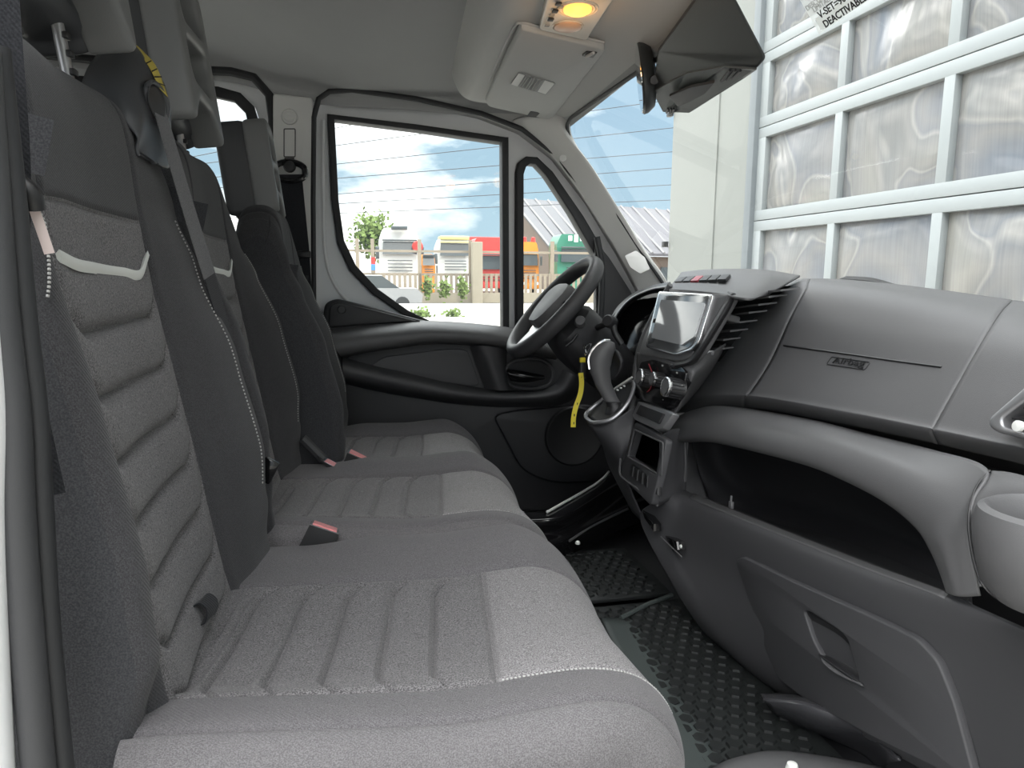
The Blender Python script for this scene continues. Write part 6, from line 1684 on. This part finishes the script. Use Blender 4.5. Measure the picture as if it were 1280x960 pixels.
G().box((-0.1744, 1.335, -0.3218), (0.03, 0.012, 0.045), Matrix.Rotation(0.5, 3, 'Y'), bev=0.004).build('belt_tongue', M['gloss_black'], mb)
# driver belt on the far pillar
db = thing('seat_belt', (-0.2104, 2.47, 0.2484), 'black driver belt hanging from its anchorage on the far pillar', 'seat belt')
c = Vector((-0.2114, 2.455, 0.3829))
rg = []
for k in range(40):
    a = 2 * PI * k / 40
    rg.append(c + Vector((0.048 * math.cos(a), 0, 0.026 * math.sin(a) + (0.008 if math.sin(a) > 0 else 0))))
G().tube(rg, 0.010, 8, True).build('anchor_ring', M['gloss_black'], db)
G().lathe([(0.0, 0.012), (0.016, 0.011), (0.020, 0.0)], (-0.2106, 2.455, 0.4029), (0, -1, 0), 18).build('anchor_cap', M['black'], db)
G().ribbon(catmull([(-0.2087, 2.45, 0.3772), (-0.2062, 2.455, 0.3228), (-0.2005, 2.46, 0.2221), (-0.1944, 2.46, 0.1144), (-0.1923, 2.46, -0.0367)], 24), (1, 0, 0.0), 0.072, 0.002).build('webbing', M['fab_belt'], db)
G().box((-0.176, 2.455, 0.1247), (0.045, 0.02, 0.022), bev=0.005).build('belt_stop', M['black'], db)
# near belt at the left border
nb = thing('seat_belt', (-0.27, 0.66, 0.0744), 'black belt with a pale tongue hanging at the left border', 'seat belt')
G().ribbon(catmull([(-0.2674, 0.655, 0.2485), (-0.2678, 0.655, 0.1898), (-0.269, 0.655, 0.1049), (-0.2749, 0.655, 0.0231), (-0.2745, 0.655, -0.0681), (-0.2631, 0.655, -0.1708)], 40), (1, 0.35, 0.0), 0.026, 0.002).build('webbing', M['fab_belt'], nb)
G().tube(catmull([(-0.2771, 0.645, 0.1028), (-0.2688, 0.645, 0.0959), (-0.2607, 0.645, 0.0851), (-0.2534, 0.645, 0.0767), (-0.2532, 0.648, 0.0659)], 20), 0.0085, 10).build('belt_loop', M['black'], nb)
G().ribbon([(-0.2534, 0.65, 0.0661), (-0.2502, 0.652, 0.05), (-0.2469, 0.655, 0.0317)], (1, 0.3, 0.3), 0.0075, 0.003).build('tongue_plate', plastic('pale tongue plate', (0.60, 0.50, 0.48), 0.4), nb)

# buckles
def buckle(label, top, bot, mat_top='red'):
    t = thing('belt_buckle', sum((Vector(p) for p in bot), Vector()) / 4, label, 'buckle', 'belt buckles between the seats')
    G().loft([top, bot]).build('buckle_body', M['black'], t, 30)
    c_ = sum((Vector(p) for p in top), Vector()) / 4
    up = (c_ - sum((Vector(p) for p in bot), Vector()) / 4).normalized()
    G().loft([[c_ + (Vector(p) - c_) * s + up * h for p in top] for s, h in ((0.99, 0.0), (0.99, 0.002))]).build('buckle_rim', M['chrome'], t, 30)
    G().loft([[c_ + (Vector(p) - c_) * s + up * h for p in top] for s, h in ((0.84, 0.002), (0.80, 0.005))]).build('release_button', M['red'], t, 30)
    return t
buckle('belt buckle with red button between the near and middle seats', [(-0.0995, 1.285, -0.4134), (-0.0499, 1.285, -0.4348), (-0.0494, 1.315, -0.4389), (-0.0988, 1.315, -0.4172)], [(-0.1243, 1.28, -0.4604), (-0.0607, 1.28, -0.4714), (-0.0563, 1.315, -0.4755), (-0.1218, 1.315, -0.4643)])
buckle('belt buckle with red button at the near edge of the driver seat', [(-0.0427, 1.83, -0.4053), (0.0067, 1.83, -0.4308), (0.009, 1.86, -0.4315), (-0.0392, 1.86, -0.4037)], [(-0.0556, 1.83, -0.4381), (-0.0082, 1.83, -0.4616), (-0.004, 1.86, -0.4608), (-0.0523, 1.86, -0.437)])
b3 = buckle('belt buckle on a black stalk behind the middle seat bolster', [(-0.1029, 1.8, -0.4162), (-0.0782, 1.8, -0.4318), (-0.0693, 1.83, -0.4312), (-0.0945, 1.83, -0.4154)], [(-0.116, 1.8, -0.4034), (-0.0938, 1.8, -0.4331), (-0.0872, 1.83, -0.4324), (-0.1099, 1.83, -0.4042)])
G().tube(catmull([(-0.1505, 1.82, -0.3613), (-0.1282, 1.82, -0.3868), (-0.102, 1.82, -0.4168)], 12), 0.012, 8).build('buckle_stalk', M['rubber_grey'], b3)
# pull loop in the crease of the nearest seat
lp = G().ribbon(catmull([(-0.2278, 0.95, -0.4245), (-0.2209, 0.95, -0.4054), (-0.2097, 0.95, -0.3966), (-0.2004, 0.95, -0.4063), (-0.2041, 0.95, -0.4224), (-0.2201, 0.95, -0.4275)], 30), (0.25, 0.95, 0.0), 0.030, 0.002).build('pull_loop', M['fab_belt'])
tag(lp, 'small black fabric loop in the crease of the nearest seat', 'strap')
# white stitching on the seat fronts and bolsters
for root, s, cu, bk in SEATS:
    V, C, N, L, nu, nv, outs = cu
    pts = []
    yn = s['yn']
    for ui in range(nu):
        if C[ui].x > 0.17 and C[ui].z > s['z'] - 0.075 and N[ui].z > 0.12:
            y = yn - 0.004
            jj = min(range(nv), key=lambda j: abs(L[j].x - y) + (1 if L[j].y < -0.03 else 0))
            pts.append(V[ui * nv + jj] + N[ui] * 0.002)
    P2 = catmull(pts[::6], 110)
    stitch(root, P2, 'stitching', 0.0016 if s is seat_specs[0] else 0.0009, 2)
    Vb, Cb, Nb, Lb, nub, nvb, atb = bk
    pts = [atb(s['byfo'] - 0.05, z, 0.0012) for z in [0.12 - 0.03 * k for k in range(16)]]
    stitch(root, catmull(pts, 150), 'stitching', 0.0011, 2)
    if s is seat_specs[0]:
        pts = [atb(s['byn'] - 0.03 - 0.004 * k, 0.08 - 0.012 * k, 0.0015) for k in range(8)]
        stitch(root, catmull(pts, 40), 'stitching', 0.0016, 2)
